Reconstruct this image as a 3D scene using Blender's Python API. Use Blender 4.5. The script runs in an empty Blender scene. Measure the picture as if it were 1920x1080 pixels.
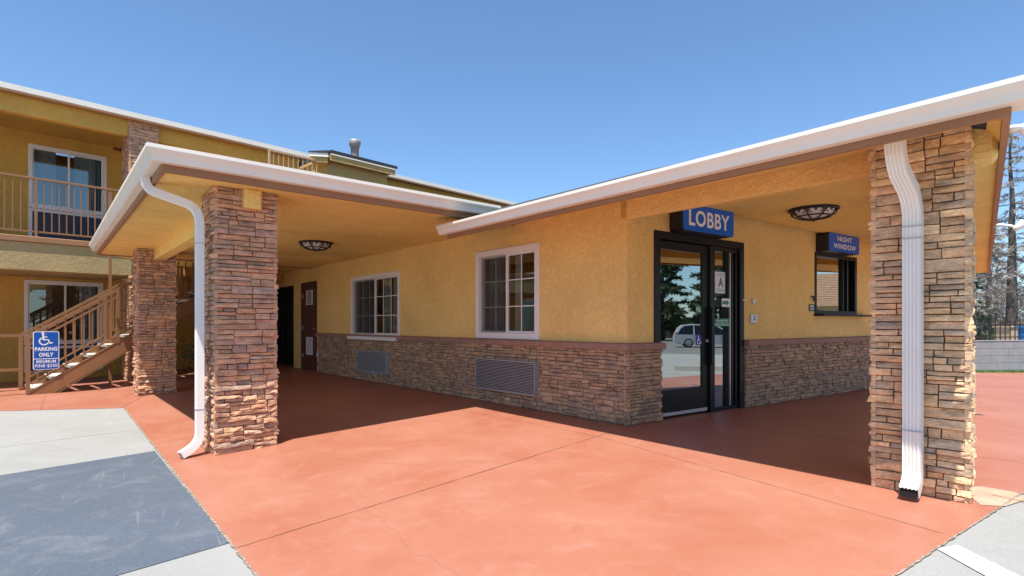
import bpy, bmesh, math, random
from mathutils import Vector, noise, Matrix
R = math.radians
scene = bpy.context.scene
COL = scene.collection

# ------------------------------------------------------------------ frames
class Frame:
    """upright plane: s along the wall, d outwards, z up"""
    def __init__(s, P, u, n):
        s.P = P; s.u = u; s.n = n
    def pt(s, a, d=0.0, z=0.0):
        return (s.P[0]+s.u[0]*a+s.n[0]*d, s.P[1]+s.u[1]*a+s.n[1]*d, z)
CORNER = (1.287, 6.187)
UL = (-0.64483, 0.76432); NL = (-0.76432, -0.64483)
UD = (0.81441, 0.58029);  ND = (0.58029, -0.81441)
UW = (0.68271, 0.73069);  NW = (0.73069, -0.68271)
VC = (0.7557, 0.6549);    VR = (0.647, 0.7625)
L = Frame(CORNER, UL, NL)             # long lobby wall, s grows away from the camera
D = Frame(CORNER, UD, ND)             # entrance wall
W = Frame((-10.84, 13.29), UW, NW)    # two storey wing
WORLD = Frame((0, 0), (1, 0), (0, 1))

def dL(x, y): return (x-CORNER[0])*NL[0] + (y-CORNER[1])*NL[1]
def zg(x, y): return -.044*min(max(dL(x, y), 0), 4.05) - .02*min(max(x-6, 0), 32)

# ------------------------------------------------------------------ mesh builder
class MB:
    def __init__(s): s.v = []; s.f = []; s.m = []; s.mi = 0; s.sm = []; s.smooth = False
    def add(s, vs, fs):
        o = len(s.v); s.v += [tuple(v) for v in vs]
        for f in fs:
            s.f.append(tuple(i+o for i in f)); s.m.append(s.mi); s.sm.append(s.smooth)
    def hexa(s, p):   # 8 points: bottom 4 ccw, top 4
        s.add(p, [(3,2,1,0),(4,5,6,7),(0,1,5,4),(1,2,6,5),(2,3,7,6),(3,0,4,7)])
    def box(s, fr, s0, s1, d0, d1, z0, z1):
        s.hexa([fr.pt(s0,d0,z0),fr.pt(s1,d0,z0),fr.pt(s1,d1,z0),fr.pt(s0,d1,z0),
                fr.pt(s0,d0,z1),fr.pt(s1,d0,z1),fr.pt(s1,d1,z1),fr.pt(s0,d1,z1)])
    def bbox(s, fr, s0, s1, d0, d1, z0, z1, b=.006):
        """box with chamfered outward edges"""
        def ring(e, d): return [fr.pt(s0+e,d,z0+e),fr.pt(s1-e,d,z0+e),fr.pt(s1-e,d,z1-e),fr.pt(s0+e,d,z1-e)]
        r = ring(0,d0)+ring(0,d1-b)+ring(b,d1)
        fs = [(3,2,1,0),(8,9,10,11)]
        for k in (0,4):
            for i in range(4):
                j=(i+1)%4; fs.append((k+i,k+j,k+4+j,k+4+i))
        s.add(r, fs)
    def bar(s, a, b, w, h, up=(0,0,1)):
        a = Vector(a); b = Vector(b); t = (b-a).normalized(); upv = Vector(up)
        x = t.cross(upv)
        if x.length < 1e-4: x = t.cross(Vector((1,0,0)))
        x.normalize(); y = x.cross(t).normalized()
        q = []
        for c in (a,b):
            for sx,sy in ((-1,-1),(1,-1),(1,1),(-1,1)):
                q.append(c+x*sx*w/2+y*sy*h/2)
        s.add(q, [(3,2,1,0),(4,5,6,7),(0,1,5,4),(1,2,6,5),(2,3,7,6),(3,0,4,7)])
    def tube(s, pts, rad, n=8, cap=True):
        pts = [Vector(p) for p in pts]
        if not hasattr(rad, '__len__'): rad = [rad]*len(pts)
        prev = None; rings = []
        for i,p in enumerate(pts):
            t = (pts[min(i+1,len(pts)-1)]-pts[max(i-1,0)]).normalized()
            if prev is None:
                prev = t.orthogonal().normalized()
            x = (prev - t*prev.dot(t))
            x = x.normalized() if x.length > 1e-5 else t.orthogonal().normalized()
            prev = x; y = t.cross(x)
            rings.append([p+(x*math.cos(2*math.pi*k/n)+y*math.sin(2*math.pi*k/n))*rad[i] for k in range(n)])
        vs = [v for r in rings for v in r]; fs = []
        for i in range(len(pts)-1):
            for k in range(n):
                k2=(k+1)%n; fs.append((i*n+k,i*n+k2,(i+1)*n+k2,(i+1)*n+k))
        if cap:
            fs.append(tuple(range(n-1,-1,-1))); fs.append(tuple((len(pts)-1)*n+k for k in range(n)))
        s.add(vs, fs)
    def lathe(s, c, prof, n=24, axis='z'):
        vs = []; fs = []
        for r,z in prof:
            for k in range(n):
                a = 2*math.pi*k/n
                if axis == 'z': vs.append((c[0]+r*math.cos(a), c[1]+r*math.sin(a), c[2]+z))
                else: vs.append((c[0]+z*axis[0]-r*math.cos(a)*axis[1], c[1]+z*axis[1]+r*math.cos(a)*axis[0], c[2]+r*math.sin(a)))
        for i in range(len(prof)-1):
            for k in range(n):
                k2=(k+1)%n; fs.append((i*n+k,i*n+k2,(i+1)*n+k2,(i+1)*n+k))
        fs.append(tuple(range(n-1,-1,-1))); fs.append(tuple((len(prof)-1)*n+k for k in range(n)))
        s.add(vs, fs)
    def sweep(s, path, prof, closed_prof=True, cap=True):
        """path: list of (x,y,z); prof: list of (out,z) ; 'out' is to the right of travel, mitred"""
        P = [Vector((p[0],p[1])) for p in path]; vs = []; n = len(prof)
        for i,p in enumerate(P):
            if i == 0: t = (P[1]-P[0]).normalized(); m = Vector((t.y,-t.x))
            elif i == len(P)-1: t = (P[i]-P[i-1]).normalized(); m = Vector((t.y,-t.x))
            else:
                a = (P[i]-P[i-1]).normalized(); b = (P[i+1]-P[i]).normalized()
                na = Vector((a.y,-a.x)); nb = Vector((b.y,-b.x)); m = (na+nb).normalized(); m = m/max(.2,m.dot(na))
            for o,z in prof: vs.append((p.x+m.x*o, p.y+m.y*o, path[i][2]+z))
        fs = []
        for i in range(len(P)-1):
            for k in range(n if closed_prof else n-1):
                k2=(k+1)%n; fs.append((i*n+k,i*n+k2,(i+1)*n+k2,(i+1)*n+k))
        if cap and closed_prof:
            fs.append(tuple(range(n-1,-1,-1))); fs.append(tuple((len(P)-1)*n+k for k in range(n)))
        s.add(vs, fs)
    def build(s, name, mat, parent=None, fix=True):
        me = bpy.data.meshes.new(name)
        o0 = ORG.get(parent.name, (0,0,0)) if parent else (0,0,0)
        me.from_pydata([(v[0]-o0[0],v[1]-o0[1],v[2]-o0[2]) for v in s.v], [], s.f)
        for m in (mat if isinstance(mat,(list,tuple)) else [mat]): me.materials.append(m)
        me.polygons.foreach_set('material_index', s.m)
        me.polygons.foreach_set('use_smooth', s.sm)
        if fix:
            bm = bmesh.new(); bm.from_mesh(me); bmesh.ops.recalc_face_normals(bm, faces=bm.faces); bm.to_mesh(me); bm.free()
        me.update()
        ob = bpy.data.objects.new(name, me); COL.objects.link(ob)
        if parent: ob.parent = parent
        ORG[ob.name] = o0
        return ob
ORG = {}
def tag(o, label=None, cat=None, group=None, kind=None):
    if label: o['label'] = label
    if cat: o['category'] = cat
    if group: o['group'] = group
    if kind: o['kind'] = kind
    return o
def thing(name, label, cat, loc, group=None):
    o = bpy.data.objects.new(name, None); COL.objects.link(o); o.location = loc; o.empty_display_size = .2
    ORG[o.name] = tuple(loc)
    return tag(o, label, cat, group)
def flat_thing(mb, name, mat, label, cat, group=None):
    return tag(mb.build(name, mat), label, cat, group)

# ------------------------------------------------------------------ materials
def newmat(name):
    m = bpy.data.materials.new(name); m.use_nodes = True; nt = m.node_tree
    return m, nt, nt.nodes, nt.links, nt.nodes['Principled BSDF']
def M(name, col, rough=.6, var=.12, vs=6.0, bump=0.0, bs=60.0, metal=0.0, spec=.5, detail=5, stretch=None, bdist=.01, island=0.0):
    m, nt, N, K, b = newmat(name)
    b.inputs['Roughness'].default_value = rough; b.inputs['Metallic'].default_value = metal
    b.inputs['Specular IOR Level'].default_value = spec
    tc = N.new('ShaderNodeTexCoord'); mp = N.new('ShaderNodeMapping'); K.new(tc.outputs['Object'], mp.inputs['Vector'])
    if stretch: mp.inputs['Scale'].default_value = stretch
    nz = N.new('ShaderNodeTexNoise'); nz.inputs['Scale'].default_value = vs; nz.inputs['Detail'].default_value = detail
    K.new(mp.outputs['Vector'], nz.inputs['Vector'])
    r = N.new('ShaderNodeMapRange'); r.inputs['From Min'].default_value=.25; r.inputs['From Max'].default_value=.75
    r.inputs['To Min'].default_value = 1-var; r.inputs['To Max'].default_value = 1+var
    K.new(nz.outputs['Fac'], r.inputs['Value'])
    mx = N.new('ShaderNodeVectorMath'); mx.operation='SCALE'; mx.inputs[0].default_value = col[:3]
    K.new(r.outputs['Result'], mx.inputs['Scale'])
    K.new(mx.outputs[0], b.inputs['Base Color'])
    if bump:
        n2 = N.new('ShaderNodeTexNoise'); n2.inputs['Scale'].default_value = bs; n2.inputs['Detail'].default_value = 4
        K.new(tc.outputs['Object'], n2.inputs['Vector'])
        bp = N.new('ShaderNodeBump'); bp.inputs['Strength'].default_value = bump; bp.inputs['Distance'].default_value = bdist
        K.new(n2.outputs['Fac'], bp.inputs['Height']); K.new(bp.outputs['Normal'], b.inputs['Normal'])
    return m
def stucco(name, col, bump=.5, dist=.009):
    m, nt, N, K, b = newmat(name)
    b.inputs['Roughness'].default_value = .85; b.inputs['Specular IOR Level'].default_value = .25
    tc = N.new('ShaderNodeTexCoord')
    big = N.new('ShaderNodeTexNoise'); big.inputs['Scale'].default_value = .9; big.inputs['Detail'].default_value = 6
    K.new(tc.outputs['Object'], big.inputs['Vector'])
    mid = N.new('ShaderNodeTexNoise'); mid.inputs['Scale'].default_value = 15; mid.inputs['Detail'].default_value = 5; mid.inputs['Distortion'].default_value = 1.2
    K.new(tc.outputs['Object'], mid.inputs['Vector'])
    fine = N.new('ShaderNodeTexNoise'); fine.inputs['Scale'].default_value = 70; fine.inputs['Detail'].default_value = 3
    K.new(tc.outputs['Object'], fine.inputs['Vector'])
    # trowelled plateaus: clipped noise
    rp = N.new('ShaderNodeValToRGB'); rp.color_ramp.elements[0].position=.42; rp.color_ramp.elements[1].position=.56
    K.new(mid.outputs['Fac'], rp.inputs['Fac'])
    ad = N.new('ShaderNodeMath'); ad.operation='MULTIPLY_ADD'; ad.inputs[1].default_value=.35
    K.new(fine.outputs['Fac'], ad.inputs[0]); K.new(rp.outputs['Color'], ad.inputs[2])
    bp = N.new('ShaderNodeBump'); bp.inputs['Strength'].default_value = bump; bp.inputs['Distance'].default_value = dist
    K.new(ad.outputs[0], bp.inputs['Height']); K.new(bp.outputs['Normal'], b.inputs['Normal'])
    s1 = N.new('ShaderNodeMapRange'); s1.inputs['From Min'].default_value=.3; s1.inputs['From Max'].default_value=.7; s1.inputs['To Min'].default_value=.88; s1.inputs['To Max'].default_value=1.1
    K.new(big.outputs['Fac'], s1.inputs['Value'])
    s2 = N.new('ShaderNodeMapRange'); s2.inputs['To Min'].default_value=.95; s2.inputs['To Max'].default_value=1.03
    K.new(rp.outputs['Color'], s2.inputs['Value'])
    mu = N.new('ShaderNodeMath'); mu.operation='MULTIPLY'; K.new(s1.outputs[0], mu.inputs[0]); K.new(s2.outputs[0], mu.inputs[1])
    mx = N.new('ShaderNodeVectorMath'); mx.operation='SCALE'; mx.inputs[0].default_value = col
    K.new(mu.outputs[0], mx.inputs['Scale']); K.new(mx.outputs[0], b.inputs['Base Color'])
    return m
def stone(name, cols, gain=1.0):
    m, nt, N, K, b = newmat(name)
    b.inputs['Roughness'].default_value = .85; b.inputs['Specular IOR Level'].default_value = .3
    g = N.new('ShaderNodeNewGeometry'); rp = N.new('ShaderNodeValToRGB'); cr = rp.color_ramp; cr.interpolation='LINEAR'
    while len(cr.elements) < len(cols): cr.elements.new(.5)
    for i,c in enumerate(cols):
        cr.elements[i].position = i/(len(cols)-1); cr.elements[i].color = (*[v*gain*k_ for v,k_ in zip(c,(.95,1.0,.90))],1)
    K.new(g.outputs['Random Per Island'], rp.inputs['Fac'])
    tc = N.new('ShaderNodeTexCoord'); mp = N.new('ShaderNodeMapping'); mp.inputs['Scale'].default_value=(1,1,2.6)
    K.new(tc.outputs['Object'], mp.inputs['Vector'])
    n1 = N.new('ShaderNodeTexNoise'); n1.inputs['Scale'].default_value=7; n1.inputs['Detail'].default_value=6; n1.inputs['Roughness'].default_value=.65
    K.new(mp.outputs[0], n1.inputs['Vector'])
    n2 = N.new('ShaderNodeTexNoise'); n2.inputs['Scale'].default_value=45; n2.inputs['Detail'].default_value=5
    K.new(mp.outputs[0], n2.inputs['Vector'])
    r1 = N.new('ShaderNodeValToRGB'); r1.color_ramp.elements[0].position=.33; r1.color_ramp.elements[1].position=.62
    r1.color_ramp.elements[0].color=(.52,.50,.52,1); r1.color_ramp.elements[1].color=(1.45,1.40,1.34,1)
    K.new(n1.outputs['Fac'], r1.inputs['Fac'])
    mx = N.new('ShaderNodeMix'); mx.data_type='RGBA'; mx.blend_type='MULTIPLY'; mx.inputs['Factor'].default_value=.68
    K.new(rp.outputs['Color'], mx.inputs['A']); K.new(r1.outputs['Color'], mx.inputs['B'])
    r2 = N.new('ShaderNodeMapRange'); r2.inputs['From Min'].default_value=.3; r2.inputs['From Max'].default_value=.7; r2.inputs['To Min'].default_value=.78; r2.inputs['To Max'].default_value=1.2
    K.new(n2.outputs['Fac'], r2.inputs['Value'])
    sc = N.new('ShaderNodeVectorMath'); sc.operation='SCALE'; K.new(mx.outputs['Result'], sc.inputs[0]); K.new(r2.outputs[0], sc.inputs['Scale'])
    K.new(sc.outputs[0], b.inputs['Base Color'])
    bp = N.new('ShaderNodeBump'); bp.inputs['Strength'].default_value=.6; bp.inputs['Distance'].default_value=.008
    K.new(n2.outputs['Fac'], bp.inputs['Height']); K.new(bp.outputs['Normal'], b.inputs['Normal'])
    return m
def paving(name, base, light, dark, rough, streak=(1,1,1), amount=.5, bump=.15, rot=0.0, fine=.1, lightness=.62, crack=None, scratch=None, stain=None):
    m, nt, N, K, b = newmat(name)
    tc = N.new('ShaderNodeTexCoord'); mp = N.new('ShaderNodeMapping'); mp.inputs['Rotation'].default_value=(0,0,rot); mp.inputs['Scale'].default_value=streak
    K.new(tc.outputs['Object'], mp.inputs['Vector'])
    a = N.new('ShaderNodeTexNoise'); a.inputs['Scale'].default_value=.8; a.inputs['Detail'].default_value=7; a.inputs['Roughness'].default_value=.6; a.inputs['Distortion'].default_value=.6
    c = N.new('ShaderNodeTexNoise'); c.inputs['Scale'].default_value=3.2; c.inputs['Detail'].default_value=8; c.inputs['Roughness'].default_value=.7; c.inputs['Distortion'].default_value=.8
    f = N.new('ShaderNodeTexNoise'); f.inputs['Scale'].default_value=90; f.inputs['Detail'].default_value=3
    for x in (a,c): K.new(mp.outputs[0], x.inputs['Vector'])
    K.new(tc.outputs['Object'], f.inputs['Vector'])
    ra = N.new('ShaderNodeValToRGB'); ra.color_ramp.elements[0].position=.32; ra.color_ramp.elements[1].position=.68
    ra.color_ramp.elements[0].color=(*dark,1); ra.color_ramp.elements[1].color=(*base,1)
    K.new(a.outputs['Fac'], ra.inputs['Fac'])
    rc = N.new('ShaderNodeMapRange'); rc.inputs['From Min'].default_value=lightness-.1; rc.inputs['From Max'].default_value=lightness+.14; rc.inputs['To Max'].default_value=amount
    K.new(c.outputs['Fac'], rc.inputs['Value'])
    mx = N.new('ShaderNodeMix'); mx.data_type='RGBA'; mx.inputs['B'].default_value=(*light,1)
    K.new(rc.outputs[0], mx.inputs['Factor']); K.new(ra.outputs['Color'], mx.inputs['A'])
    rf = N.new('ShaderNodeMapRange'); rf.inputs['From Min'].default_value=.3; rf.inputs['From Max'].default_value=.7; rf.inputs['To Min'].default_value=1-fine; rf.inputs['To Max'].default_value=1+fine
    K.new(f.outputs['Fac'], rf.inputs['Value'])
    cur = mx.outputs['Result']
    def layer(fac, col):
        nonlocal cur
        q = N.new('ShaderNodeMix'); q.data_type='RGBA'; q.inputs['B'].default_value=(*col,1)
        K.new(cur, q.inputs['A']); K.new(fac, q.inputs['Factor']); cur = q.outputs['Result']
    def ramp(src, lo, hi, top):
        q = N.new('ShaderNodeMapRange'); q.inputs['From Min'].default_value=lo; q.inputs['From Max'].default_value=hi; q.inputs['To Min'].default_value=0; q.inputs['To Max'].default_value=top
        K.new(src, q.inputs['Value']); return q.outputs[0]
    if stain:
        for (sc_,lo,hi,top,col) in stain:
            q = N.new('ShaderNodeTexNoise'); q.inputs['Scale'].default_value=sc_; q.inputs['Detail'].default_value=9; q.inputs['Roughness'].default_value=.72; q.inputs['Distortion'].default_value=.3
            K.new(tc.outputs['Object'], q.inputs['Vector']); layer(ramp(q.outputs['Fac'],lo,hi,top), col)
    if scratch:
        for (ang,sx,sy,lo,top,col) in scratch:
            mpp = N.new('ShaderNodeMapping'); mpp.vector_type='TEXTURE'; mpp.inputs['Rotation'].default_value=(0,0,ang); mpp.inputs['Scale'].default_value=(1/sx,1/sy,1); K.new(tc.outputs['Object'], mpp.inputs['Vector'])
            q = N.new('ShaderNodeTexNoise'); q.inputs['Scale'].default_value=1; q.inputs['Detail'].default_value=6; q.inputs['Roughness'].default_value=.65; q.inputs['Distortion'].default_value=.4
            K.new(mpp.outputs[0], q.inputs['Vector']); layer(ramp(q.outputs['Fac'],lo,lo+.10,top), col)
    if crack:
        ds_ = N.new('ShaderNodeTexNoise'); ds_.inputs['Scale'].default_value=2.5; ds_.inputs['Detail'].default_value=5; K.new(tc.outputs['Object'], ds_.inputs['Vector'])
        av = N.new('ShaderNodeVectorMath'); av.operation='MULTIPLY_ADD'; av.inputs[1].default_value=(.35,.35,0); K.new(ds_.outputs['Color'], av.inputs[0]); K.new(tc.outputs['Object'], av.inputs[2])
        vo = N.new('ShaderNodeTexVoronoi'); vo.feature='DISTANCE_TO_EDGE'; vo.inputs['Scale'].default_value=crack[0]; K.new(av.outputs[0], vo.inputs['Vector'])
        layer(ramp(vo.outputs['Distance'], crack[1], 0, crack[2]), crack[3])
    sc = N.new('ShaderNodeVectorMath'); sc.operation='SCALE'; K.new(cur, sc.inputs[0]); K.new(rf.outputs[0], sc.inputs['Scale'])
    K.new(sc.outputs[0], b.inputs['Base Color'])
    rr = N.new('ShaderNodeMapRange'); rr.inputs['To Min'].default_value=rough-.12; rr.inputs['To Max'].default_value=rough+.15
    K.new(c.outputs['Fac'], rr.inputs['Value']); K.new(rr.outputs[0], b.inputs['Roughness'])
    bp = N.new('ShaderNodeBump'); bp.inputs['Strength'].default_value=bump; bp.inputs['Distance'].default_value=.004
    K.new(f.outputs['Fac'], bp.inputs['Height']); K.new(bp.outputs['Normal'], b.inputs['Normal'])
    return m
def glass(name, refl, tint=(.8,.85,.85), grow=.5):
    m, nt, N, K, b = newmat(name); N.remove(b)
    out = [n for n in N if n.type=='OUTPUT_MATERIAL'][0]
    t = N.new('ShaderNodeBsdfTransparent'); t.inputs[0].default_value=(*tint,1)
    g = N.new('ShaderNodeBsdfGlossy'); g.inputs['Roughness'].default_value=.004; g.inputs[0].default_value=(.93,1,.98,1)
    lw = N.new('ShaderNodeLayerWeight'); lw.inputs['Blend'].default_value=.25
    ma = N.new('ShaderNodeMath'); ma.operation='MULTIPLY_ADD'; ma.inputs[1].default_value=grow; ma.inputs[2].default_value=refl
    K.new(lw.outputs['Facing'], ma.inputs[0])
    mx = N.new('ShaderNodeMixShader'); K.new(ma.outputs[0], mx.inputs[0]); K.new(t.outputs[0], mx.inputs[1]); K.new(g.outputs[0], mx.inputs[2])
    K.new(mx.outputs[0], out.inputs['Surface'])
    return m

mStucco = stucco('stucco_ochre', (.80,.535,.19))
mStuccoW = stucco('stucco_wing_shade', (.60,.335,.075))  # same ochre paint as the lobby, the wing's shade put into the colour
mSoffit = stucco('stucco_soffit', (.83,.585,.19), .4, .01)
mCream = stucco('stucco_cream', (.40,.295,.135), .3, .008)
mStoneR = stone('ledgestone_red', [(.27,.15,.11),(.40,.21,.135),(.31,.18,.14),(.46,.25,.15),(.25,.16,.135),(.42,.24,.165),(.36,.18,.11),(.30,.20,.17)], 1.52)
mStoneB = stone('ledgestone_brown', [(.34,.21,.13),(.47,.29,.175),(.30,.20,.145),(.50,.33,.21),(.36,.22,.145),(.43,.28,.18),(.27,.19,.155),(.45,.26,.15)], 1.72)
mMortar = M('mortar_dark', (.06,.042,.035), .95, .2)
mLedge = M('ledge_cap', (.30,.165,.12), .75, .18, 9, .3, 40)
mBrown = M('brown_trim', (.30,.145,.065), .55, .1, 3, .1, 30)
mRail = M('tan_painted_steel', (.25,.122,.052), .45, .06, 4)
mTower = stucco('stucco_tower', (.52,.335,.125))
mGutter = M('offwhite_gutter', (.80,.735,.63), .38, .04, 2.5)
mPipe = M('offwhite_downspout', (.80,.77,.71), .36, .05, 3)
mWhite = M('white_vinyl', (.74,.71,.68), .4, .03, 4)
mRoof = M('dark_shingle', (.035,.037,.04), .9, .35, 18, .6, 50, bdist=.02)
mBlackMetal = M('dark_bronze_frame', (.007,.008,.008), .38, .1, 3, spec=.3)
mIron = M('black_iron', (.012,.011,.011), .5, .15, 10)
mAlu = M('brushed_aluminium', (.62,.62,.62), .35, .08, 30, metal=.7)
mGreyAC = M('grey_grille', (.30,.285,.28), .5, .05, 5)
mGreyAC2 = M('pale_grey_grille', (.36,.36,.37), .5, .05, 5)
mDarkGrille = M('dark_louvre', (.07,.08,.10), .5, .08, 5)
mDoor = M('brown_door_paint', (.10,.036,.028), .5, .08, 4)
mDark = M('black_void', (.008,.008,.008), .9, .1)
mInterior = M('interior_dim', (.10,.09,.08), .9, .1)
mCurtain = M('curtain_grey', (.26,.255,.235), .9, .08, 6)
mCurtainB = M('curtain_blue', (.25,.36,.42), .9, .08, 6)
mBlue = M('sign_blue', (.002,.085,.40), .32, .03, 3)
mBlueBox = M('sign_blue_box', (.001,.125,.62), .32, .03, 3)
mSignWhite = M('sign_white', (.82,.82,.82), .4, .02, 3)
mSignBlack = M('sign_cabinet_black', (.010,.010,.012), .4, .05, 3)
mGreen = M('sign_green', (.012,.21,.11), .4, .04, 4)
mRedBox = M('alarm_red', (.22,.03,.02), .4, .04, 4)
mFrost = M('frosted_bowl', (.72,.69,.64), .4, .05, 8)
mTread = M('concrete_tread', (.50,.47,.42), .85, .12, 12, .3, 60)
mScreen, _nt, _N, _K, _b = newmat('insect_mesh'); _b.inputs['Base Color'].default_value=(.05,.05,.05,1); _b.inputs['Alpha'].default_value=.52; _b.inputs['Roughness'].default_value=.9
mGlassDoor = glass('door_glass', .33, (.45,.5,.5))
mGlassWin = glass('window_glass', .08, (.75,.8,.78), .35)
mGlassWing = glass('wing_window_glass', .16, (.6,.68,.7), .4)
mRed = paving('red_concrete', (.375,.160,.104), (.385,.205,.152), (.325,.112,.064), .42, (1,1,1), .5, .12, 0, .05, stain=[(1.7,.60,.75,.45,(.26,.095,.06)),(6.0,.66,.76,.40,(.45,.25,.19)),(.55,.56,.72,.35,(.42,.21,.15))], scratch=[(R(35),.5,9,.66,.35,(.46,.24,.18)),(R(-50),.4,11,.68,.35,(.25,.09,.06))], crack=(.33,.0016,.5,(.22,.09,.06)))
mConcrete = paving('pale_concrete', (.285,.285,.27), (.32,.32,.305), (.245,.245,.23), .8, (1,1,1), .6, .25, 0, .09, stain=[(1.3,.60,.78,.5,(.21,.205,.19)),(9,.68,.78,.4,(.20,.195,.18))], crack=(.28,.0018,.5,(.15,.145,.135)))
mSlate = paving('dark_painted_concrete', (.085,.105,.135), (.24,.235,.235), (.07,.09,.115), .66, (1,1,1), .35, .25, 0, .16, .60, stain=[(1.1,.52,.75,.55,(.15,.165,.185)),(14,.62,.72,.35,(.20,.21,.22))], scratch=[(R(110),.8,9,.60,.5,(.24,.245,.25)),(R(124),1.2,26,.645,.45,(.30,.30,.30)),(R(72),.7,14,.64,.5,(.055,.07,.09))])
mAsphalt = paving('worn_asphalt', (.16,.16,.155), (.24,.24,.23), (.12,.12,.115), .85, (1,1,1), .5, .3)
mJoint = M('joint_dirt', (.25,.105,.07), .95, .35, 20)
mSeam = M('crumbly_seam', (.25,.19,.145), .95, .7, 30, .6, 50)
mGreyJoint = M('grey_joint', (.36,.34,.30), .95, .3, 20)
mLine = M('line_paint', (.66,.66,.65), .6, .1, 12)
mPatch = M('cement_patch', (.40,.27,.19), .9, .2, 6)
mGrass = M('grass_blades', (.10,.17,.035), .8, .4, 3)
mBlock = M('concrete_block', (.25,.25,.255), .9, .12, 4, .4, 60)
mBlockJoint = M('block_mortar', (.15,.15,.15), .95, .1)
mTan = M('tan_board', (.43,.31,.19), .75, .1, 3, .15, 40)
mBlueBin = M('blue_plastic', (.02,.16,.42), .45, .05, 3)
mRedFence = M('red_wood_fence', (.33,.115,.06), .8, .2, 5)
mBark = M('bark_grey', (.075,.062,.052), .9, .3, 8, .6, 30)
mTwig = M('bare_twig', (.19,.165,.145), .9, .3, 6)
mTwigPale = M('dry_needles', (.30,.265,.23), .9, .3, 2)
mLeaf = M('evergreen_needles', (.045,.075,.028), .7, .45, 1.5)
mShrub = M('shrub_leaf', (.05,.10,.03), .6, .4, 3)
mVan = M('silver_car_paint', (.52,.54,.56), .28, .03, 3, metal=.25)
mVanGlass = M('car_glass', (.010,.012,.015), .08, .03, 3)
mTyre = M('tyre_rubber', (.02,.02,.02), .85, .1)
mLamp = M('headlamp_lens', (.7,.7,.72), .15, .05)
mTail = M('tail_lens', (.35,.02,.02), .2, .05)
mTile = M('roof_tile', (.30,.17,.115), .85, .25, 3)
mHouse = M('house_wall', (.46,.36,.26), .9, .08, 3)
mGalv = M('galvanised_pipe', (.36,.30,.27), .55, .3, 14, metal=.3)
mPaper = M('paper_notice', (.70,.74,.82), .6, .02, 3)
mInk = M('blue_ink', (.06,.10,.22), .6, .05, 3)
mFlood = M('white_lamp_housing', (.78,.77,.74), .35, .04, 4)

# ------------------------------------------------------------------ generic helpers
def text_mb(mb, body, fr, s0, s1, z0, z1, d, bold=.02, depth=.003, flip=False):
    cu = bpy.data.curves.new('lettering', 'FONT'); cu.body = body; cu.align_x='CENTER'; cu.size = 1; cu.offset = bold; cu.resolution_u = 3; cu.space_character = 1.06
    ob = bpy.data.objects.new('lettering', cu); COL.objects.link(ob)
    bpy.context.view_layer.update()
    me = bpy.data.meshes.new_from_object(ob.evaluated_get(bpy.context.evaluated_depsgraph_get()))
    bpy.data.objects.remove(ob); bpy.data.curves.remove(cu)
    xs = [v.co.x for v in me.vertices]; ys = [v.co.y for v in me.vertices]
    x0,x1,y0,y1 = min(xs),max(xs),min(ys),max(ys)
    pts = []
    for v in me.vertices:
        a = s0+(v.co.x-x0)/(x1-x0)*(s1-s0); z = z0+(v.co.y-y0)/(y1-y0)*(z1-z0)
        pts.append(fr.pt(a, d+depth, z))
    mb.add(pts, [tuple(p.vertices) for p in me.polygons])
    bpy.data.meshes.remove(me)
def strip(mb, fr, pts, w, d):
    """flat band of width w along 2-D points (s,z) on a frame"""
    n = len(pts); vs = []
    for i in range(n):
        a = pts[max(i-1,0)]; b = pts[min(i+1,n-1)]
        tx,tz = b[0]-a[0], b[1]-a[1]; l = math.hypot(tx,tz) or 1; nx,nz = -tz/l*w/2, tx/l*w/2
        vs.append(fr.pt(pts[i][0]+nx, d, pts[i][1]+nz)); vs.append(fr.pt(pts[i][0]-nx, d, pts[i][1]-nz))
    mb.add(vs, [(2*i,2*i+1,2*i+3,2*i+2) for i in range(n-1)])
def disc(mb, fr, s, z, r, d, n=20):
    mb.add([fr.pt(s+r*math.cos(2*math.pi*k/n), d, z+r*math.sin(2*math.pi*k/n)) for k in range(n)], [tuple(range(n))])
def wheelchair(mb, fr, s0, z0, h, d):
    """access symbol inside a box of height h with lower left at s0,z0"""
    def P(x,y): return (s0+x*h, z0+y*h)
    cx,cy = P(.40,.33); r = .27*h
    strip(mb, fr, [(cx+r*math.cos(R(a)), cy+r*math.sin(R(a))) for a in range(118,340,12)], .085*h, d)
    disc(mb, fr, *P(.33,.92), .085*h, d+.0004)
    strip(mb, fr, [P(.34,.84),P(.37,.42)], .11*h, d+.0008)
    strip(mb, fr, [P(.36,.64),P(.60,.64)], .07*h, d+.0012)
    strip(mb, fr, [P(.36,.43),P(.64,.43),P(.77,.15)], .085*h, d+.0016)
    strip(mb, fr, [P(.75,.15),P(.92,.21)], .075*h, d+.002)
def round_rect(fr, s0, s1, z0, z1, r, d, n=6):
    pts = []
    for cx,cz,a0 in ((s1-r,z1-r,0),(s0+r,z1-r,90),(s0+r,z0+r,180),(s1-r,z0+r,270)):
        for k in range(n+1):
            a = R(a0+90*k/n); pts.append(fr.pt(cx+r*math.cos(a), d, cz+r*math.sin(a)))
    return pts
def round_plate(mb, fr, s0, s1, z0, z1, r, d0, d1):
    a = round_rect(fr,s0,s1,z0,z1,r,d0); b = round_rect(fr,s0,s1,z0,z1,r,d1); n = len(a)
    mb.add(a+b, [tuple(range(n-1,-1,-1)), tuple(range(n,2*n))]+[(i,(i+1)%n,n+(i+1)%n,n+i) for i in range(n)])
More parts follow.
